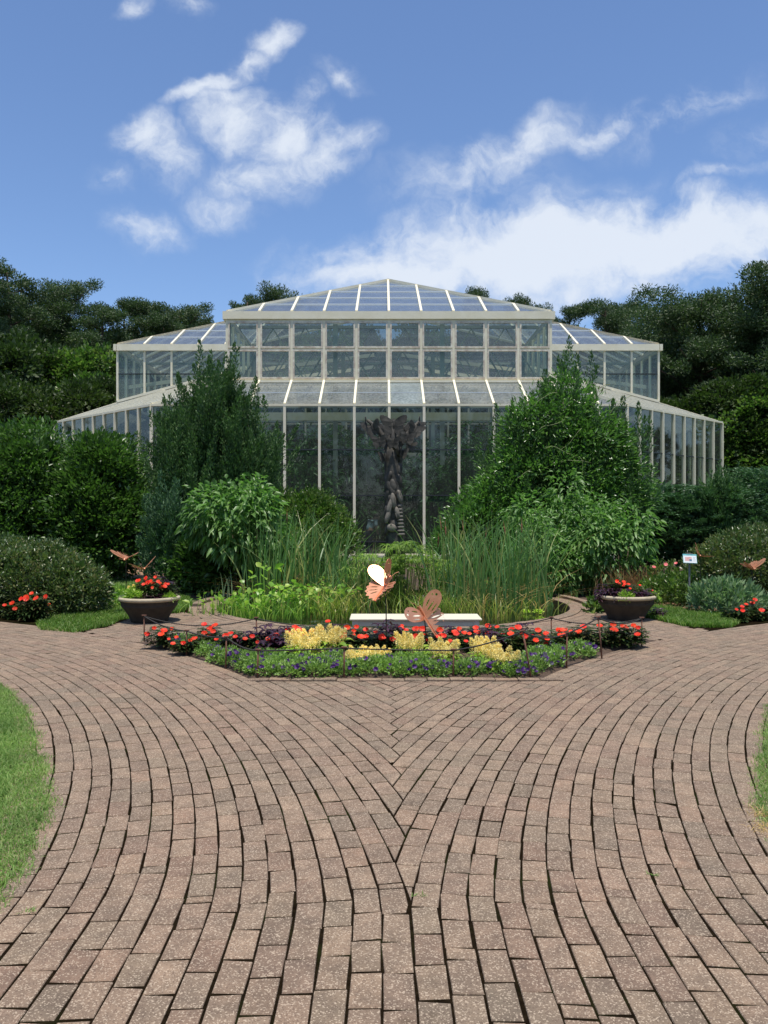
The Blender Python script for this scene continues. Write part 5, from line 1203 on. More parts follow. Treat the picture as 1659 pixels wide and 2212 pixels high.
def celosia_meshes(seed):
    g = np.random.default_rng(seed); parts = []
    for k in range(9):
        a = k * 2.4; r_ = .085 * math.sqrt((k + .2) / 9); h = .12 * (.7 + .45 * g.random()); c = np.array([math.cos(a) * r_ * 1.15, math.sin(a) * r_, .085])
        n = 190; t = g.random(n) ** .8; ra = unit(g.normal(size=(n, 3)) * [1, 1, .2]); rad = .042 * np.minimum(1, (1 - t) * 1.7 + .08)
        P = c + np.stack([np.zeros(n), np.zeros(n), h * t], 1) + ra * (rad * np.sqrt(g.random(n)))[:, None] + np.stack([math.cos(a) * .05 * t, math.sin(a) * .05 * t, 0 * t], 1)
        parts.append(leaf_arrays(P, ra * .8 + [0, 0, .8] + g.normal(size=(n, 3)) * .4, g.normal(size=(n, 3)), .017, .011))
    V, F = join(*parts); pm = np_mesh('plume', V, F, LEAF['celosia'])
    n = 42; az = g.random(n) * 6.283; rr = .02 + .09 * g.random(n)
    P = np.stack([np.cos(az) * rr, np.sin(az) * rr, .02 + .08 * g.random(n)], 1); D = np.stack([np.cos(az), np.sin(az), .5 + .4 * g.random(n)], 1)
    V, F = join(big_leaf_arrays(P, D, np.array([0, 0, 1.0]) + g.normal(size=(n, 3)) * .2, .11 * (.6 + .6 * g.random(n)), .05, .6, .15)); return pm, np_mesh('foliage', V, F, LEAF['lime'])
CEL = [celosia_meshes(220 + k) for k in range(3)]
def celosia(x, y, z, s, label, group, squash=1):
    pm, fm = CEL[rnd.randrange(3)]; e = empty('celosia', (x, y, z), label, 'flower', group, rnd.random() * 6); e.scale = (s, s, s * squash)
    link('plume', pm, e); link('foliage', fm, e); return e
def petunia_mesh(seed):
    g = np.random.default_rng(seed)
    V, F = join(bush(seed, [(0, 0, .04, .17, .15, .10), (.09, .02, .05, .1, .1, .1), (-.09, -.03, .05, .1, .1, .09)], 120, 10, .035, .034, .017, up=.7, out=.5, shell=.5, zmin=.005))
    return np_mesh('foliage', V, F, LEAF['petunia'])
PET = [petunia_mesh(230 + k) for k in range(4)]
def petunia(x, y, z, s, label, group, nb=6):
    e = empty('petunia', (x, y, z), label, 'flower', group); e.scale = (s, s, s * .82)
    link('foliage', PET[rnd.randrange(4)], e, None, (0, 0, rnd.random() * 6))
    pts = []
    for k in range(nb):
        a = rnd.random() * 6.28; r_ = .17 * math.sqrt(rnd.random()); pts.append((r_ * math.cos(a), r_ * math.sin(a) - .02, .15 - .09 * (r_ / .17) ** 2 + rnd.uniform(-.01, .02)))
    add_blossoms(e, pts, VIO, 1.0); return e
ORD = ['first', 'second', 'third', 'fourth', 'fifth', 'sixth', 'seventh', 'eighth', 'ninth', 'tenth', 'eleventh', 'twelfth', 'thirteenth', 'fourteenth', 'fifteenth', 'sixteenth', 'seventeenth', 'eighteenth', 'nineteenth', 'twentieth', 'twenty first', 'twenty second', 'twenty third', 'twenty fourth', 'twenty fifth', 'twenty sixth', 'twenty seventh', 'twenty eighth', 'twenty ninth', 'thirtieth']
bx = lambda px, D: (px - 829.5) / FD * D
back = [(352, 9.45, .95, 4), (395, 9.0, .7, 3), (452, 9.35, 1.0, 4), (505, 9.05, .95, 4), (640, 9.3, 1.0, 4), (602, 9.0, .9, 3), (692, 9.45, 1.1, 4), (770, 9.3, 1.05, 5), (800, 9.05, 1.0, 3), (868, 9.4, 1.0, 4), (915, 9.2, 1.05, 5), (1000, 9.3, 1.0, 4), (1078, 9.4, 1.05, 4), (1110, 9.1, .95, 4), (1145, 9.3, .8, 3), (1195, 9.2, 1.0, 5), (1228, 9.35, .85, 2), (1262, 9.35, 1.05, 5), (1322, 9.45, 1.1, 3), (1362, 9.5, .95, 4)]
back = [(a, b, c * 1.18, n + 2) for a, b, c, n in back] + [(560, 8.98, 1.0, 5), (668, 9.15, 1.05, 5), (752, 8.98, 1.05, 5), (838, 9.0, 1.0, 5), (945, 9.0, 1.05, 5), (1025, 9.02, 1.0, 5), (1165, 8.98, 1.0, 5), (430, 9.2, .9, 4)]
back.sort()
for i, (px, D, s, nb) in enumerate(back):
    impatiens(bx(px, D), D, .03, s, 'scarlet impatiens, %s from the left in the back row of the bed' % ORD[i], 'scarlet impatiens in the flower bed', max(2, nb - rnd.choice((0, 1, 2, 4))))
cols = [(572, 9.15, 1.1), (610, 9.35, .95), (545, 9.0, .9), (595, 8.75, 1.0), (735, 9.5, .95), (840, 9.45, 1.1), (862, 9.15, 1.0), (975, 9.45, .9), (1040, 9.3, 1.0), (1130, 9.45, 1.0), (1058, 9.0, .9)]
for i, (px, D, s) in enumerate(sorted(cols)):
    coleus(bx(px, D), D, .03, s * 1.1, 'dark purple coleus, %s from the left among the red flowers of the bed' % ORD[i], 'dark purple coleus in the flower bed')
cels_ = [(655, 8.75, 1.25, .95, 'wide cream plume below the back chain on the left'), (712, 8.95, 1.2, 1.15, 'tall peaked cream plume'), (776, 8.3, 1.0, .8, 'low yellow plume right of the middle front post'), (822, 8.55, .75, .9, 'small yellow plume, lowest in the middle'), (887, 8.65, 1.1, 1.1, 'tall cream plume below the larger butterfly'), (962, 8.45, 1.1, .95, 'cream plume behind the front post right of the middle'), (1050, 8.4, 1.1, 1.0, 'wide cream plume on the right'), (1090, 8.15, 1.05, .85, 'low cream plume, rightmost and nearest the brick edging')]
cels = [(px, D - .22, s, sq, lb) for px, D, s, sq, lb in cels_]
for px, D, s, sq, lb in cels: celosia(bx(px, D), D, .03, s * 1.14, 'feathery celosia with a ' + lb, 'cream celosias in the flower bed', sq)
pets = []
xl = lambda D: CL[0] + math.sqrt(RB ** 2 - (D - CL[1]) ** 2); xr = lambda D: CR[0] - math.sqrt(RB ** 2 - (D - CR[1]) ** 2)
for row, D in enumerate((7.86, 8.08, 8.32, 8.60, 8.90, 9.2, 9.42)):
    a, b_ = xl(D) + .11, xr(D) - .12; n = max(int((b_ - a) / .225), 2)
    for k in range(n):
        x = a + (b_ - a) * (k + .5) / n + rnd.uniform(-.04, .04)
        if row == 2 and x > -1.0 and x < 1.2 and k % 3 == 0: continue
        if row >= 3 and a + .2 + .25 * (row > 4) < x < b_ - .45: continue
        if row >= 5 and x > 0: continue
        if row >= 1 and any(abs(x - bx(c[0], c[1])) < .19 and abs(D - c[1]) < .24 for c in cels): continue
        if row >= 3 and any(abs(x - bx(c[0], c[1])) < .16 and abs(D - c[1]) < .2 for c in cols): continue
        pets.append((x, D + rnd.uniform(-.05, .05), row))
pets.sort()
for x, D, row in pets:
    k = sum(1 for q_ in pets if q_[2] == row and q_[0] < x)
    petunia(x, D, .015, rnd.uniform(.9, 1.15), 'violet petunia, %s from the left in the %s row of the bed' % (ORD[k], 'front' if row == 0 else ORD[row]), 'violet petunias in the flower bed', rnd.choice((9, 12, 15, 18)))
# flowers in the planters and by the paths
def lime(x, y, z, s, label, group=None):
    e = empty('lime_plant', (x, y, z), label, 'plant', group); e.scale = (s,) * 3
    if 'lm' not in globals(): globals()['lm'] = np_mesh('foliage', *(lambda j: (j[0], j[1]))(join(bush(240, [(0, 0, .06, .14, .13, .13)], 60, 8, .04, .05, .026, up=.5, shell=.5))), LEAF['lime'])
    link('foliage', lm, e, None, (0, 0, rnd.random() * 6)); return e
px_, py_ = pl; zt = .33; gp = 'flowers in the left planter'
lime(px_ - .17, py_ - .2, zt - .02, .75, 'lime green plant at the front left of the left planter', gp); lime(px_ + .31, py_ - .12, zt - .04, .6, 'lime green plant at the right end of the left planter', gp); lime(px_ - .22, py_ + .05, zt - .02, .85, 'lime green plant at the back of the left planter', gp)
petunia(px_ - .32, py_ - .12, zt - .03, .6, 'violet petunia spilling over the left end of the left planter', gp, 6)
impatiens(px_ - .05, py_ + .08, zt + .03, 1.0, 'scarlet impatiens at the back of the left planter', gp, 6, 1.0); impatiens(px_ + .08, py_ - .08, zt, .95, 'scarlet impatiens in the middle of the left planter', gp, 6, 1.0); impatiens(px_ + .25, py_ + .05, zt - .03, .9, 'scarlet impatiens towards the right end of the left planter', gp, 4, 1.0)
coleus(px_ + .05, py_ - .25, zt - .08, .6, 'purple coleus hanging over the front rim of the left planter', gp); coleus(px_ + .2, py_ - .2, zt - .06, .6, 'purple coleus at the front right of the left planter', gp); coleus(px_ + .12, py_ + .15, zt + .05, 1.0, 'purple coleus at the back of the left planter', gp)
celosia(px_ - .25, py_ + .12, zt, .8, 'cream celosia at the back left of the left planter', gp)
px_, py_ = prr; gp = 'flowers in the right planter'
for dx, dy, s, lb in ((-.33, -.1, .75, 'at the left end'), (-.2, -.2, .8, 'at the front left'), (-.22, .08, 1.0, 'on the high left side'), (.12, -.22, .75, 'at the front right'), (.25, -.1, .75, 'at the right end'), (0, .05, 1.0, 'in the middle'), (-.05, -.2, .8, 'in front of the middle')):
    coleus(px_ + dx, py_ + dy, zt - .06, s, 'purple black coleus %s of the right planter' % lb, gp)
impatiens(px_ - .1, py_ + .1, zt + .05, .95, 'scarlet impatiens on top of the right planter', gp, 5); impatiens(px_ + .08, py_ - .02, zt, .95, 'scarlet impatiens above the front of the right planter', gp, 5); impatiens(px_ + .34, py_ + .0, zt - .08, .75, 'scarlet impatiens leaning out of the right end of the right planter', gp, 4)
lime(px_ - .08, py_ - .3, zt - .06, .75, 'lime green plant at the front of the right planter', gp); lime(px_ + .36, py_ - .12, zt - .06, .6, 'lime green plant at the right rim of the right planter', gp)
x, y = G(75, 1340); impatiens(x, y, 0, 1.35, 'scarlet impatiens with two bright blooms at the left path edge', 'impatiens by the left azalea', 6, 1.15)
x, y = G(40, 1338); impatiens(x, y + .1, 0, 1.25, 'darker scarlet impatiens left of the brighter one at the left path edge', 'impatiens by the left azalea', 3)
x, y = G(104, 1335); impatiens(x, y + .1, 0, .9, 'yellowing impatiens beside the lawn at the left path edge', 'impatiens by the left azalea', 1)
x, y = G(1590, 1342); impatiens(x, y, 0, 1.15, 'scarlet impatiens with two blooms at the right path edge', 'impatiens by the right azalea', 3)
x, y = G(1628, 1338); impatiens(x, y, 0, 1.35, 'bronzed taller impatiens at the right path edge by the picture border', 'impatiens by the right azalea', 4)
x, y = G(1420, 1335); coleus(x, y, 0, .7, 'single purple coleus on the ground beside the right planter', None)
# border plants on both sides
def low(name, label, px, py, seed, r_, h, L, Wd, mat, n=160, per=9, cat='plant', up=.5):
    x, y = G(px, py); return shrub(name, label, cat, (x, y, 0), [bush(seed, [(0, 0, h * .45, r_, r_ * .8, h * .55)], n, per, .06, L, Wd, up=up, shell=.6)], mat)
e = low('lantana', 'loose green lantana with orange blooms left of the plant sign', 1462, 1302, 251, .62, .5, .07, .035, 'shrub', 330); add_blossoms(e, [(.42, -.35, .33), (.5, -.3, .25), (.3, -.4, .36), (.55, -.2, .4)], [blossom_mesh(31, .03, ORANGE, 6)], 1.2)
e = low('pentas', 'small flowering plant with pink heads in front of the right lawn', 1440, 1288, 252, .4, .62, .06, .03, 'shrub', 170); add_blossoms(e, [(.1, -.2, .62), (-.1, -.25, .6), (.3, -.1, .66), (-.3, -.2, .55)], [blossom_mesh(32, .035, PINK, 6)], 1.3)
low('sage_plant', 'silvery green sage with upright stems right of the plant sign', 1560, 1325, 253, .5, .5, .10, .035, 'sage', 260, 8, up=.9)
low('sage_plant', 'low silvery sage at the foot of the right azalea', 1610, 1322, 254, .4, .34, .09, .03, 'sage', 150, 8, up=.8)
g_ = grassy('purple_grass', 'tuft of reddish brown grass behind the right planter', (*G(1375, 1292), 0), 255, 420, .6, .4, .62, .008, .35, 'brown')
low('groundcover_plant', 'low bright green leafy plants behind the left planter', 240, 1305, 256, .75, .22, .07, .04, 'arrow', 260); low('groundcover_plant', 'low leafy plant between the left planter and the left azalea', 205, 1292, 257, .6, .2, .06, .035, 'arrow', 160)
low('groundcover_plant', 'small leafy plant between the pond kerb and the right planter', 1292, 1322, 258, .2, .2, .09, .045, 'shrub', 40)

# ------------------------------------------------------------------ copper butterflies on stakes
COPPER = solid('satin_copper', (.72, .30, .16), (.82, .40, .23), .38, metal=.6, scale=6, bump=.05, bscale=14)
ROD = solid('black_rod', (.012, .012, .012), None, .4)
def cut_sheet(name, outline, holes, th, mat, parent, M=None):
    cu = bpy.data.curves.new(name, 'CURVE'); cu.dimensions = '2D'; cu.fill_mode = 'BOTH'; cu.extrude = th / 2
    for loop in [outline] + holes:
        sp = cu.splines.new('BEZIER' if loop is outline else 'POLY')
        if loop is outline:
            sp.bezier_points.add(len(loop) - 1)
            for p, c in zip(sp.bezier_points, loop): p.co = (*c, 0); p.handle_left_type = p.handle_right_type = 'AUTO'
            sp.resolution_u = 4
        else:
            sp.points.add(len(loop) - 1)
            for p, c in zip(sp.points, loop): p.co = (*c, 0, 1)
        sp.use_cyclic_u = True
    t = bpy.data.objects.new('tmp', cu); COL.objects.link(t); dg = bpy.context.evaluated_depsgraph_get(); me = bpy.data.meshes.new_from_object(t.evaluated_get(dg))
    bpy.data.objects.remove(t); bpy.data.curves.remove(cu); me.name = name; me.materials.clear(); me.materials.append(mat)
    return me
def slit(x0, y0, x1, y1, w):
    a = Vector((x0, y0)); b = Vector((x1, y1)); d = (b - a); n = Vector((-d.y, d.x)).normalized() * w
    return [tuple(a), tuple(a + d * .3 + n), tuple(a + d * .7 + n * .9), tuple(b), tuple(a + d * .7 - n * .6), tuple(a + d * .3 - n * .8)]
def hole(x, y, r_): return [(x + r_ * math.cos(t * .785), y + r_ * math.sin(t * .785)) for t in range(8)]
FO = [(.008, .05), (.06, .12), (.14, .175), (.21, .185), (.262, .155), (.27, .10), (.235, .045), (.15, .0), (.06, -.025), (.008, -.03)]
HO = [(.008, -.005), (.09, .0), (.165, .0), (.195, -.03), (.18, -.06), (.2, -.09), (.175, -.12), (.182, -.155), (.145, -.175), (.14, -.21), (.10, -.205), (.085, -.24), (.05, -.225), (.025, -.255), (.008, -.19)]
fholes = [hole(.225, .125, .014), slit(.05, .03, .17, .08, .010), slit(.06, .075, .15, .13, .009), slit(.08, .0, .19, .045, .008), hole(.19, .15, .009)]
hholes = [slit(.05, -.02, .165, -.03, .007), slit(.05, -.055, .165, -.085, .008), slit(.045, -.09, .15, -.135, .008), slit(.035, -.12, .11, -.18, .008), hole(.175, -.025, .007), hole(.178, -.09, .007), hole(.155, -.15, .007), hole(.09, -.105, .006)]
lace = [slit(.03 + .03 * i, .02 + .012 * i, .06 + .03 * i, .075 + .016 * i, .007) for i in range(6)] + [slit(.04 + .035 * i, -.015 + .012 * i, .07 + .035 * i, .01 + .012 * i, .006) for i in range(5)]
WM = {}
for nm, out_, hs in (('fore_wing', FO, fholes), ('hind_wing', HO, hholes), ('open_wing', FO, [[(x * .86 + .02, y * .8 + .012) for x, y in FO]]), ('lace_wing', FO, lace), ('plain_wing', FO, [hole(.235, .13, .013), slit(.10, .075, .20, .115, .002), slit(.08, .045, .21, .09, .0018), slit(.07, .02, .17, .05, .0018)])):
    for sg in (1, -1):
        WM[nm, sg] = cut_sheet(nm.replace('open', 'fore').replace('lace', 'fore').replace('plain', 'fore'), [(sg * x, y) for x, y in out_][::sg], [[(sg * x, y) for x, y in h] for h in hs], .0025, COPPER, None)
def basis(yv, zv):
    yv = Vector(yv).normalized(); zv = Vector(zv); zv = (zv - yv * zv.dot(yv)).normalized(); xv = yv.cross(zv); return Matrix((xv, yv, zv)).transposed().to_4x4()
def butterfly(p, head, up, wings, s, base, label, group, folded=False, rod_d=.006):
    e = empty('garden_butterfly', tuple(p), label, 'ornament', group)
    Bm = basis(head, up)
    for nm, sg, dih in wings:
        nm2 = nm
        o = bpy.data.objects.new(nm.replace('open', 'fore').replace('lace', 'fore').replace('plain', 'fore'), WM[nm2, sg]); COL.objects.link(o); o.parent = e
        o.matrix_local = Bm @ Matrix.Scale(s, 4) @ Matrix.Rotation(-sg * dih, 4, 'Y')
    m = MB()
    if folded:
        for sg in (-1, 1): m.beam(Bm @ (Vector((sg * .012, .12, .01)) * s), Bm @ (Vector((0, -.25, -.004)) * s), .034 * s, .006 * s, up=tuple(Bm.to_3x3() @ Vector((sg * .8, 0, .6))))
    else: m.tube([Bm @ (Vector((0, y, 0)) * s) for y in (.12, .09, .05, 0, -.1, -.2)], [.006 * s, .022 * s, .018 * s, .026 * s, .018 * s, .006 * s], 10)
    m.build('body', COPPER, e, not folded)
    m = MB()
    for sg in (-1, 1): m.tube([Bm @ (Vector((sg * .006, .11, 0)) * s), Bm @ (Vector((sg * .03, .17, .02)) * s), Bm @ (Vector((sg * .06, .20, .03)) * s)], .003 * s, 5)
    m.build('antenna', COPPER, e)
    b = Vector(base) - Vector(p); m = MB(); m.tube([b, b * .5 + Vector((.004, 0, 0)), Vector((0, .012, -.01))], rod_d, 6); m.build('stake', ROD, e)
glare = (Vector((0, -1, .06)).normalized() + sd).normalized()      # a wing tilted so that it flashes the sun
c1 = W(833, 1262, 8.9)
butterfly(c1, (.5, (.5 * glare.x + .72 * glare.z) / -glare.y, .72), glare, [('plain_wing', -1, 0), ('hind_wing', -1, R(-18)), ('fore_wing', 1, R(100)), ('hind_wing', 1, R(48))], .98, (bx(834, 8.9), 8.88, .03), 'copper garden butterfly with a flashing white upper wing on the taller black stake', 'copper butterflies in the flower bed', True)
c2 = W(917, 1331, 8.9)
butterfly(c2, (-.52, .0, .85), (.25, -.93, .1), [('fore_wing', 1, R(8)), ('hind_wing', 1, R(-8)), ('fore_wing', -1, R(38)), ('hind_wing', -1, R(70))], 1.04, (bx(922, 8.9), 8.92, .03), 'copper garden butterfly with a looped left wing in front of the bench', 'copper butterflies in the flower bed', True)
def far_bf(px, py, D, head, up, wl, wr, s, gx, label): butterfly(W(px, py, D), head, up, [('lace_wing', -1, wl), ('hind_wing', -1, wl * .9), ('lace_wing', 1, wr), ('hind_wing', 1, wr * .9)], s, (bx(gx, D), D, .0), label, 'lacy copper butterflies around the planters')
far_bf(272, 1207, 12.6, (.05, -1, -.1), (0, 0, 1), R(28), R(38), .92, 271, 'lacy copper butterfly flying highest behind the left planter')
far_bf(311, 1229, 12.4, (.35, -.9, .1), (.1, -.3, 1), R(48), R(20), .9, 312, 'lacy copper butterfly just above the flowers of the left planter')
far_bf(1512, 1201, 13.9, (-.3, -.9, .1), (.1, -.35, 1), R(10), R(58), .85, 1514, 'lacy copper butterfly behind the plant sign')
far_bf(1625, 1228, 13.3, (.1, -1, -.05), (-.1, -.3, 1), R(42), R(38), .85, 1625, 'lacy copper butterfly in front of the right azalea mound')

# ------------------------------------------------------------------ bench
def bench():
    M_ = solid('cream_bench_paint', (.72, .66, .50), (.76, .70, .54), .4, scale=4, bump=.04)
    y0, y1 = 9.92, 10.42; x0, x1 = bx(755, y0), bx(1041.5, y0); zt_ = .27
    e = empty('bench', ((x0 + x1) / 2, (y0 + y1) / 2, 0), 'low cream painted backless bench between the flower bed and the pond', 'bench')
    w, d = (x1 - x0) / 2, (y1 - y0) / 2
    m = MB(); m.box((-w, -d, zt_ - .022), (w, d, zt_)); m.build('seat', M_, e, False, .007)
    m = MB(); m.box((-w + .03, -d + .03, zt_ - .095), (w - .03, -d + .055, zt_ - .024)); m.build('apron', M_, e, False, .003)
    m = MB(); m.box((-w + .03, d - .055, zt_ - .095), (w - .03, d - .03, zt_ - .024)); m.build('apron', M_, e, False, .003)
    for sx in (-1, 1):
        m = MB(); m.box((sx * (w - .045) - .012, -d + .056, zt_ - .09), (sx * (w - .045) + .012, d - .056, zt_ - .024)); m.build('side_rail', M_, e)
        for sy in (-1, 1):
            xa = sx * (w - .065); ya = sy * (d - .05); m = MB(); m.box((xa - .034, ya - .03, 0), (xa + .034, ya + .03, zt_ - .0235)); m.build('leg', M_, e, False, .004)
    for sx in (-1, 1): 
        m = MB(); m.beam((sx * (w - .09), -d + .06, .17), (sx * (w - .22), -d + .06, .225), .02, .02); m.build('brace', M_, e)
bench()

# ------------------------------------------------------------------ rusty posts and rope round the bed
RUST = solid('rusty_iron', (.11, .05, .03), (.22, .10, .06), .85, scale=18, bump=.3, bscale=50); ROPE = solid('black_chain_rope', (.016, .014, .012), (.035, .03, .026), .7, scale=80)
PO = [((311.5, 1329), (311.5, 1386)), ((403.5, 1361), (402.5, 1415.5)), ((489.4, 1374.7), (487.5, 1444.5)), ((557.8, 1402.7), (555.5, 1466)), ((743.7, 1397.6), (743.3, 1466)), ((980, 1402.3), (978.8, 1465)), ((1128.5, 1361.8), (1149, 1466)), ((1224.9, 1365.8), (1223.7, 1443)), ((1292, 1332), (1301, 1423)), ((1386.4, 1333.7), (1386.4, 1397.5)),
      ((553.4, 1333.7), (555.5, 1388)), ((725, 1351.8), (725, 1389)), ((875.9, 1361.4), (875.9, 1390)), ((1019.7, 1354.8), (1019.7, 1390)), ((1191, 1332.9), (1191, 1389))]
PN = ['at the left corner of the flower bed with a pale cap', 'second along the left side of the bed', 'third along the left side of the bed, near the front corner', 'at the left end of the brick edging', 'left of the middle of the brick edging', 'right of the middle of the brick edging', 'leaning left at the right end of the brick edging', 'shorter one on the right side of the bed', 'leaning tall one on the right side of the bed', 'at the right corner of the flower bed',
      'standing left behind the bed before the pond', 'low behind the bed left of the bench', 'low behind the larger butterfly in front of the bench', 'low in front of the right bench leg', 'standing right behind the bed before the pond']
TOPS = []
for (t, b), nm in zip(PO, PN):
    D = H * FD / (b[1] - 1106); base = Vector((bx(b[0], D), D, 0)); top = Vector((bx(t[0], D), D, H - (t[1] - 1106) / FD * D)); TOPS.append(top)
    e = empty('rope_post', base, 'thin rusty iron post ' + nm, 'post', 'rusty posts round the flower bed'); v = top - base
    m = MB(); m.tube([(0, 0, -.05), v * .5, v], .0085, 8); m.build('rod', RUST, e, True)
    m = MB(); m.beam(v - v.normalized() * .006, v + v.normalized() * .004, .052, .03, up=(0, 1, 0)); m.build('cap', RUST, e)
def rope(i, j, sag, label):
    a, b = TOPS[i] - Vector((0, 0, .012)), TOPS[j] - Vector((0, 0, .012)); pts = []
    for k in range(15):
        t = k / 14; p = a.lerp(b, t); p.z -= sag * 4 * t * (1 - t); pts.append(p - a)
    m = MB(); m.tube(pts, .0062, 6)
    for k in range(46):                            # links
        t = (k + .5) / 46; p = a.lerp(b, t) - a; p.z -= sag * 4 * t * (1 - t); m.ball(p, (.0085, .0085, .0085), 6, 4)
    tag(m.build('chain', ROPE, None, True, loc=a), label, 'chain', 'black chains round the flower bed')
for i, j, sg, lb in [(0, 1, .035, 'from the left corner post to the second post'), (1, 2, .02, 'between the second and third posts on the left side'), (2, 3, .03, 'from the left side down to the left front corner'), (3, 4, .004, 'tight along the left part of the front'), (4, 5, .004, 'tight along the middle of the front'), (5, 6, .02, 'rising from the front to the leaning right post'), (6, 7, .05, 'between the leaning post and the shorter post on the right'), (7, 8, .01, 'rising to the tall leaning post on the right'), (8, 9, .06, 'between the tall leaning post and the right corner'),
                     (0, 10, .10, 'swinging from the left corner to the left rear post'), (10, 11, .03, 'from the left rear post to the post left of the bench'), (11, 12, .02, 'low in front of the bench on the left'), (12, 13, .02, 'low in front of the bench on the right'), (13, 14, .03, 'from the right bench leg to the right rear post'), (14, 9, .07, 'from the right rear post to the right corner post')]:
    rope(i, j, sg, 'black chain hanging ' + lb)

# ------------------------------------------------------------------ plant sign
def sign():
    D = 13.55; p = W(1489, 1207, D); e = empty('plant_sign', (p.x, D, 0), 'small white plant label sign with a pink photograph on a grey post', 'sign')
    ST = solid('grey_post', (.16, .17, .18), None, .5); WH = solid('sign_white', (.80, .83, .83), None, .4); TE = solid('sign_teal', (.16, .48, .50), None, .4)
    m = MB(); m.box((-.012, -.01, -.05), (.014, .012, p.z - .03)); m.build('post', ST, e)
    Mt = Matrix.Translation((0, -.02, p.z)) @ Matrix.Rotation(R(-20), 4, 'X') @ Matrix.Rotation(R(2.5), 4, 'Y')
    def pl_(name, x0, z0, x1, z1, y, th, mat, par):
        m = MB(); m.box((x0, y - th, z0), (x1, y, z1)); o = m.build(name, mat, par)
        if par is e: o.matrix_local = Mt
        return o
    pn = pl_('panel', -.112, -.075, .112, .078, 0, .008, TE, e)
    pl_('print', -.107, -.07, .107, .073, -.0082, .001, WH, pn); pl_('heading', -.107, .052, .107, .072, -.0094, .0006, TE, pn)
    PH = leaf_mat('sign_photo', [(.6, .25, .25), (.7, .4, .38)], .5, 0)
    pl_('photo', -.08, -.04, .03, .028, -.0094, .0006, solid('photo_pink', (.62, .27, .25), (.75, .52, .48), .5, scale=40), pn); pl_('photo', -.012, -.042, .03, -.008, -.0102, .0004, solid('photo_blue', (.08, .14, .22), (.2, .3, .36), .5, scale=40), pn)
    GR = solid('print_grey', (.42, .46, .47), None, .6)
    for k in range(4): pl_('text_line', .045, .02 - k * .02, .095 - .01 * (k % 2), .026 - k * .02, -.0094, .0005, GR, pn)
    pl_('clip', -.05, .078, .05, .088, -.002, .012, ST, pn)
sign()

# ------------------------------------------------------------------ grass
def lawn_blades(name, label_seed, pts, h, w, lean, mat, clump=None):
    g = np.random.default_rng(label_seed); n = len(pts); p = np.concatenate([pts, np.full((n, 1), -.008)], 1)
    hh = h * (.55 + .75 * g.random(n)); a = g.random(n) * 6.283; l = lean * (.3 + 1.2 * g.random(n)); f = g.random(n) * 6.283
    d = np.stack([np.cos(a), np.sin(a), 0 * a], 1); s = np.stack([np.cos(f), np.sin(f), 0 * a], 1) * (w / 2)
    mid = p + np.array([0, 0, 1.0]) * (hh * .55)[:, None] + d * (hh * l * .3)[:, None]; tip_ = p + np.array([0, 0, 1.0]) * (hh * (1 - .3 * l))[:, None] + d * (hh * l * .95)[:, None]
    V = np.stack([p - s, p + s, mid + s * .8, mid - s * .8, tip_], 1).reshape(-1, 3); i = np.arange(n)[:, None] * 5
    o = link(name, np_mesh(name, V, [i + [[0, 1, 2, 3]], i + [[3, 2, 4]]], LEAF[mat])); o['kind'] = 'stuff'; return o
g0 = np.random.default_rng(300)
def region(n, x0, x1, y0, y1, ok):
    p = np.stack([g0.uniform(x0, x1, n), g0.uniform(y0, y1, n)], 1); return p[ok(p)]
dl = lambda p: np.hypot(p[:, 0] - CL[0], p[:, 1] - CL[1]); dr = lambda p: np.hypot(p[:, 0] - CR[0], p[:, 1] - CR[1])
edge = lambda p: R0 + .085 + .15 * np.clip((5.6 - p[:, 1]) / 1.3, 0, 1) + .012 * np.sin(p[:, 1] * 9) + .012 * np.sin(p[:, 1] * 23 + 1) + .075 * g0.random(len(p)) ** 3
def lx(p, s):   # the lawn edge follows the straight courses close to the camera
    c, d = (CL, dl(p)) if s < 0 else (CR, dr(p)); lim = edge(p)
    yk = np.minimum(p[:, 1], YK); xe = np.abs(p[:, 0] - c[0]); return np.where(p[:, 1] > YK, d < lim, xe < np.sqrt(lim ** 2 - (YK - c[1]) ** 2))
lawn_blades('lawn_grass', 1, region(250000, -4.1, -1.3, 2.8, 8.0, lambda p: lx(p, -1) & (p[:, 0] > -.50 * p[:, 1] - .35)), .037, .0046, .9, 'grass')
lawn_blades('lawn_grass', 2, region(180000, 1.5, 4.2, 3.2, 8.0, lambda p: lx(p, 1) & (p[:, 0] < .50 * p[:, 1] + .35)), .037, .0046, .9, 'grass')
wide = lambda p, sg: (np.hypot(p[:, 0] - (CL if sg < 0 else CR)[0], p[:, 1] - 1.75) < R0 + .03) & ~((np.abs(p[:, 0]) < .50 * p[:, 1] + .3) & (p[:, 1] > 2.8) & (p[:, 1] < 8))
lawn_blades('lawn_grass', 11, region(55000, -9, -1.3, -1, 10.5, lambda p: wide(p, -1)), .045, .008, .9, 'grass')
lawn_blades('lawn_grass', 12, region(55000, 1.4, 9, -1, 10.5, lambda p: wide(p, 1)), .045, .008, .9, 'grass')
lawn_left = [(-4.5, 10.85), (-4.2, 10.72), (-3.95, 10.62), (-3.73, 11.3), (-3.78, 11.85), (-3.5, 12.4), (-3.1, 12.9), (-3.3, 14.2), (-3.6, 15.2), (-4.6, 15.6), (-5.5, 17), (-4.6, 19.3), (-9.5, 19.3), (-6.5, 13.2), (-5.0, 12.1), (-4.75, 11.3)]
ins = lambda poly: (lambda p: np.array([inside(q, poly) for q in p]))
lawn_blades('lawn_grass', 3, region(46000, -6.5, -3.0, 10.6, 15.6, ins(lawn_left)), .075, .011, .8, 'longgrass')
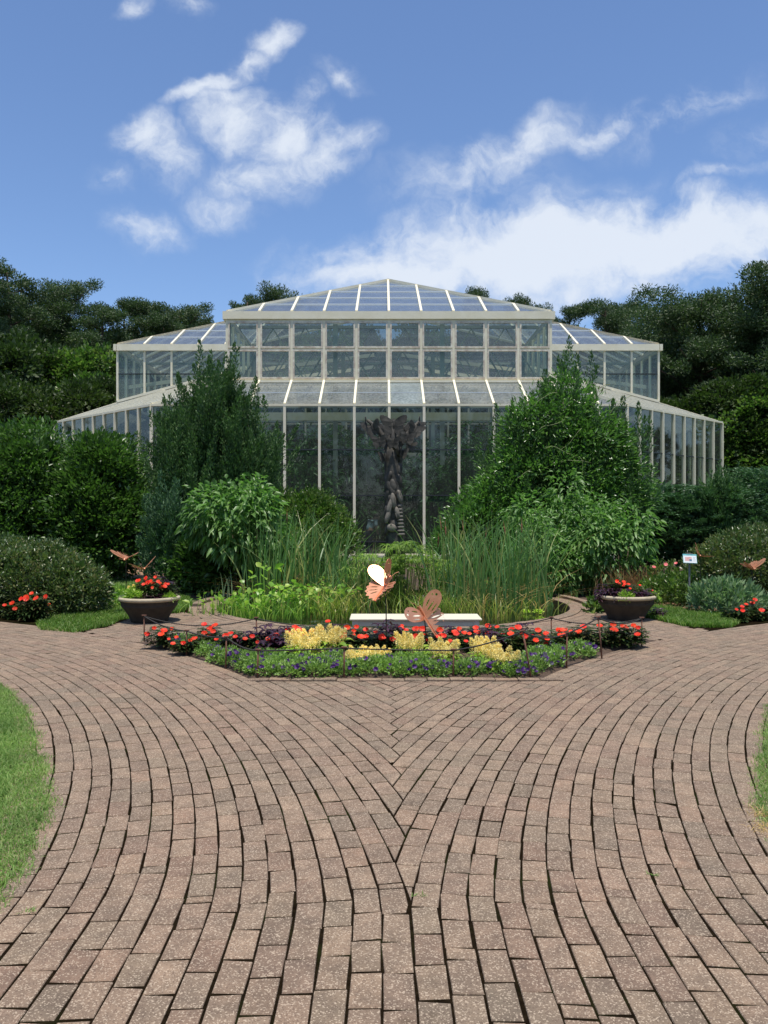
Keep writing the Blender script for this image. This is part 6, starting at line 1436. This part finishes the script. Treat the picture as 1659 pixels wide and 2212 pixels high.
lawn_blades('lawn_grass', 4, region(16000, -9, -3.5, 15.0, 19.3, ins(lawn_left)), .05, .014, .8, 'grass')
lawn_right = [(3.45, 12.95), (3.75, 12.4), (3.95, 11.75), (4.06, 11.2), (4.35, 11.12), (4.65, 11.1), (5.0, 11.6), (5.15, 12.3), (4.75, 12.9), (4.45, 13.4), (4.0, 13.8), (3.5, 13.8)]
lawn_blades('lawn_grass', 5, region(30000, 3.3, 5.4, 11, 14, ins(lawn_right)), .09, .011, .8, 'longgrass')
lawn_blades('lawn_grass', 6, region(16000, 4.5, 9, 15.2, 19.5, lambda p: p[:, 0] > 4.5), .05, .014, .8, 'grass')
# dry clippings and weeds on the paving
for px, py, lb in [(1648, 1760, 'dry straw tuft at the right lawn edge, larger'), (1652, 1795, 'dry straw tuft at the right lawn edge, nearer one')]:
    grassy('straw_tuft', lb, (*G(px, py), 0), int(px), 60, .07, .12, .035, .003, 1.4, 'straw')
for px, py, lb in [(903, 1935, 'small weed in the joint at the point of the brick chevron'), (60, 1968, 'small weed between bricks near the left lawn'), (1412, 1890, 'small weed between bricks on the right')]:
    grassy('weed', lb, (*G(px, py), -.004), int(px), 16, .035, .016, .018, .004, 1.2, 'grass')

# bark chips on the bare soil of the bed
def chips():
    g = np.random.default_rng(401); p = np.stack([g.uniform(-2.9, 3.2, 5200), g.uniform(7.75, 9.8, 5200)], 1)
    ok = (dl(p) > RB + .05) & (dr(p) > RB + .05); p = p[ok]; n = len(p)
    P = np.concatenate([p, np.full((n, 1), .036)], 1); P[:, 2] += g.random(n) * .008
    P[:, 2] -= .034 * np.clip(1 - np.minimum(dl(p) - RB, dr(p) - RB) / .12, 0, 1)
    V, F = leaf_arrays(P, g.normal(size=(n, 3)) * [1, 1, .15], np.array([0, 0, 1.0]) + g.normal(size=(n, 3)) * .35, .018 + .03 * g.random(n), .012 + .008 * g.random(n))
    tag(link('bark_chips', np_mesh('bark_chips', V, F, leaf_mat('bark_chip', [(.05, .03, .02), (.09, .055, .035), (.14, .09, .06), (.035, .022, .015)], .8, 0))), kind='stuff')
chips()
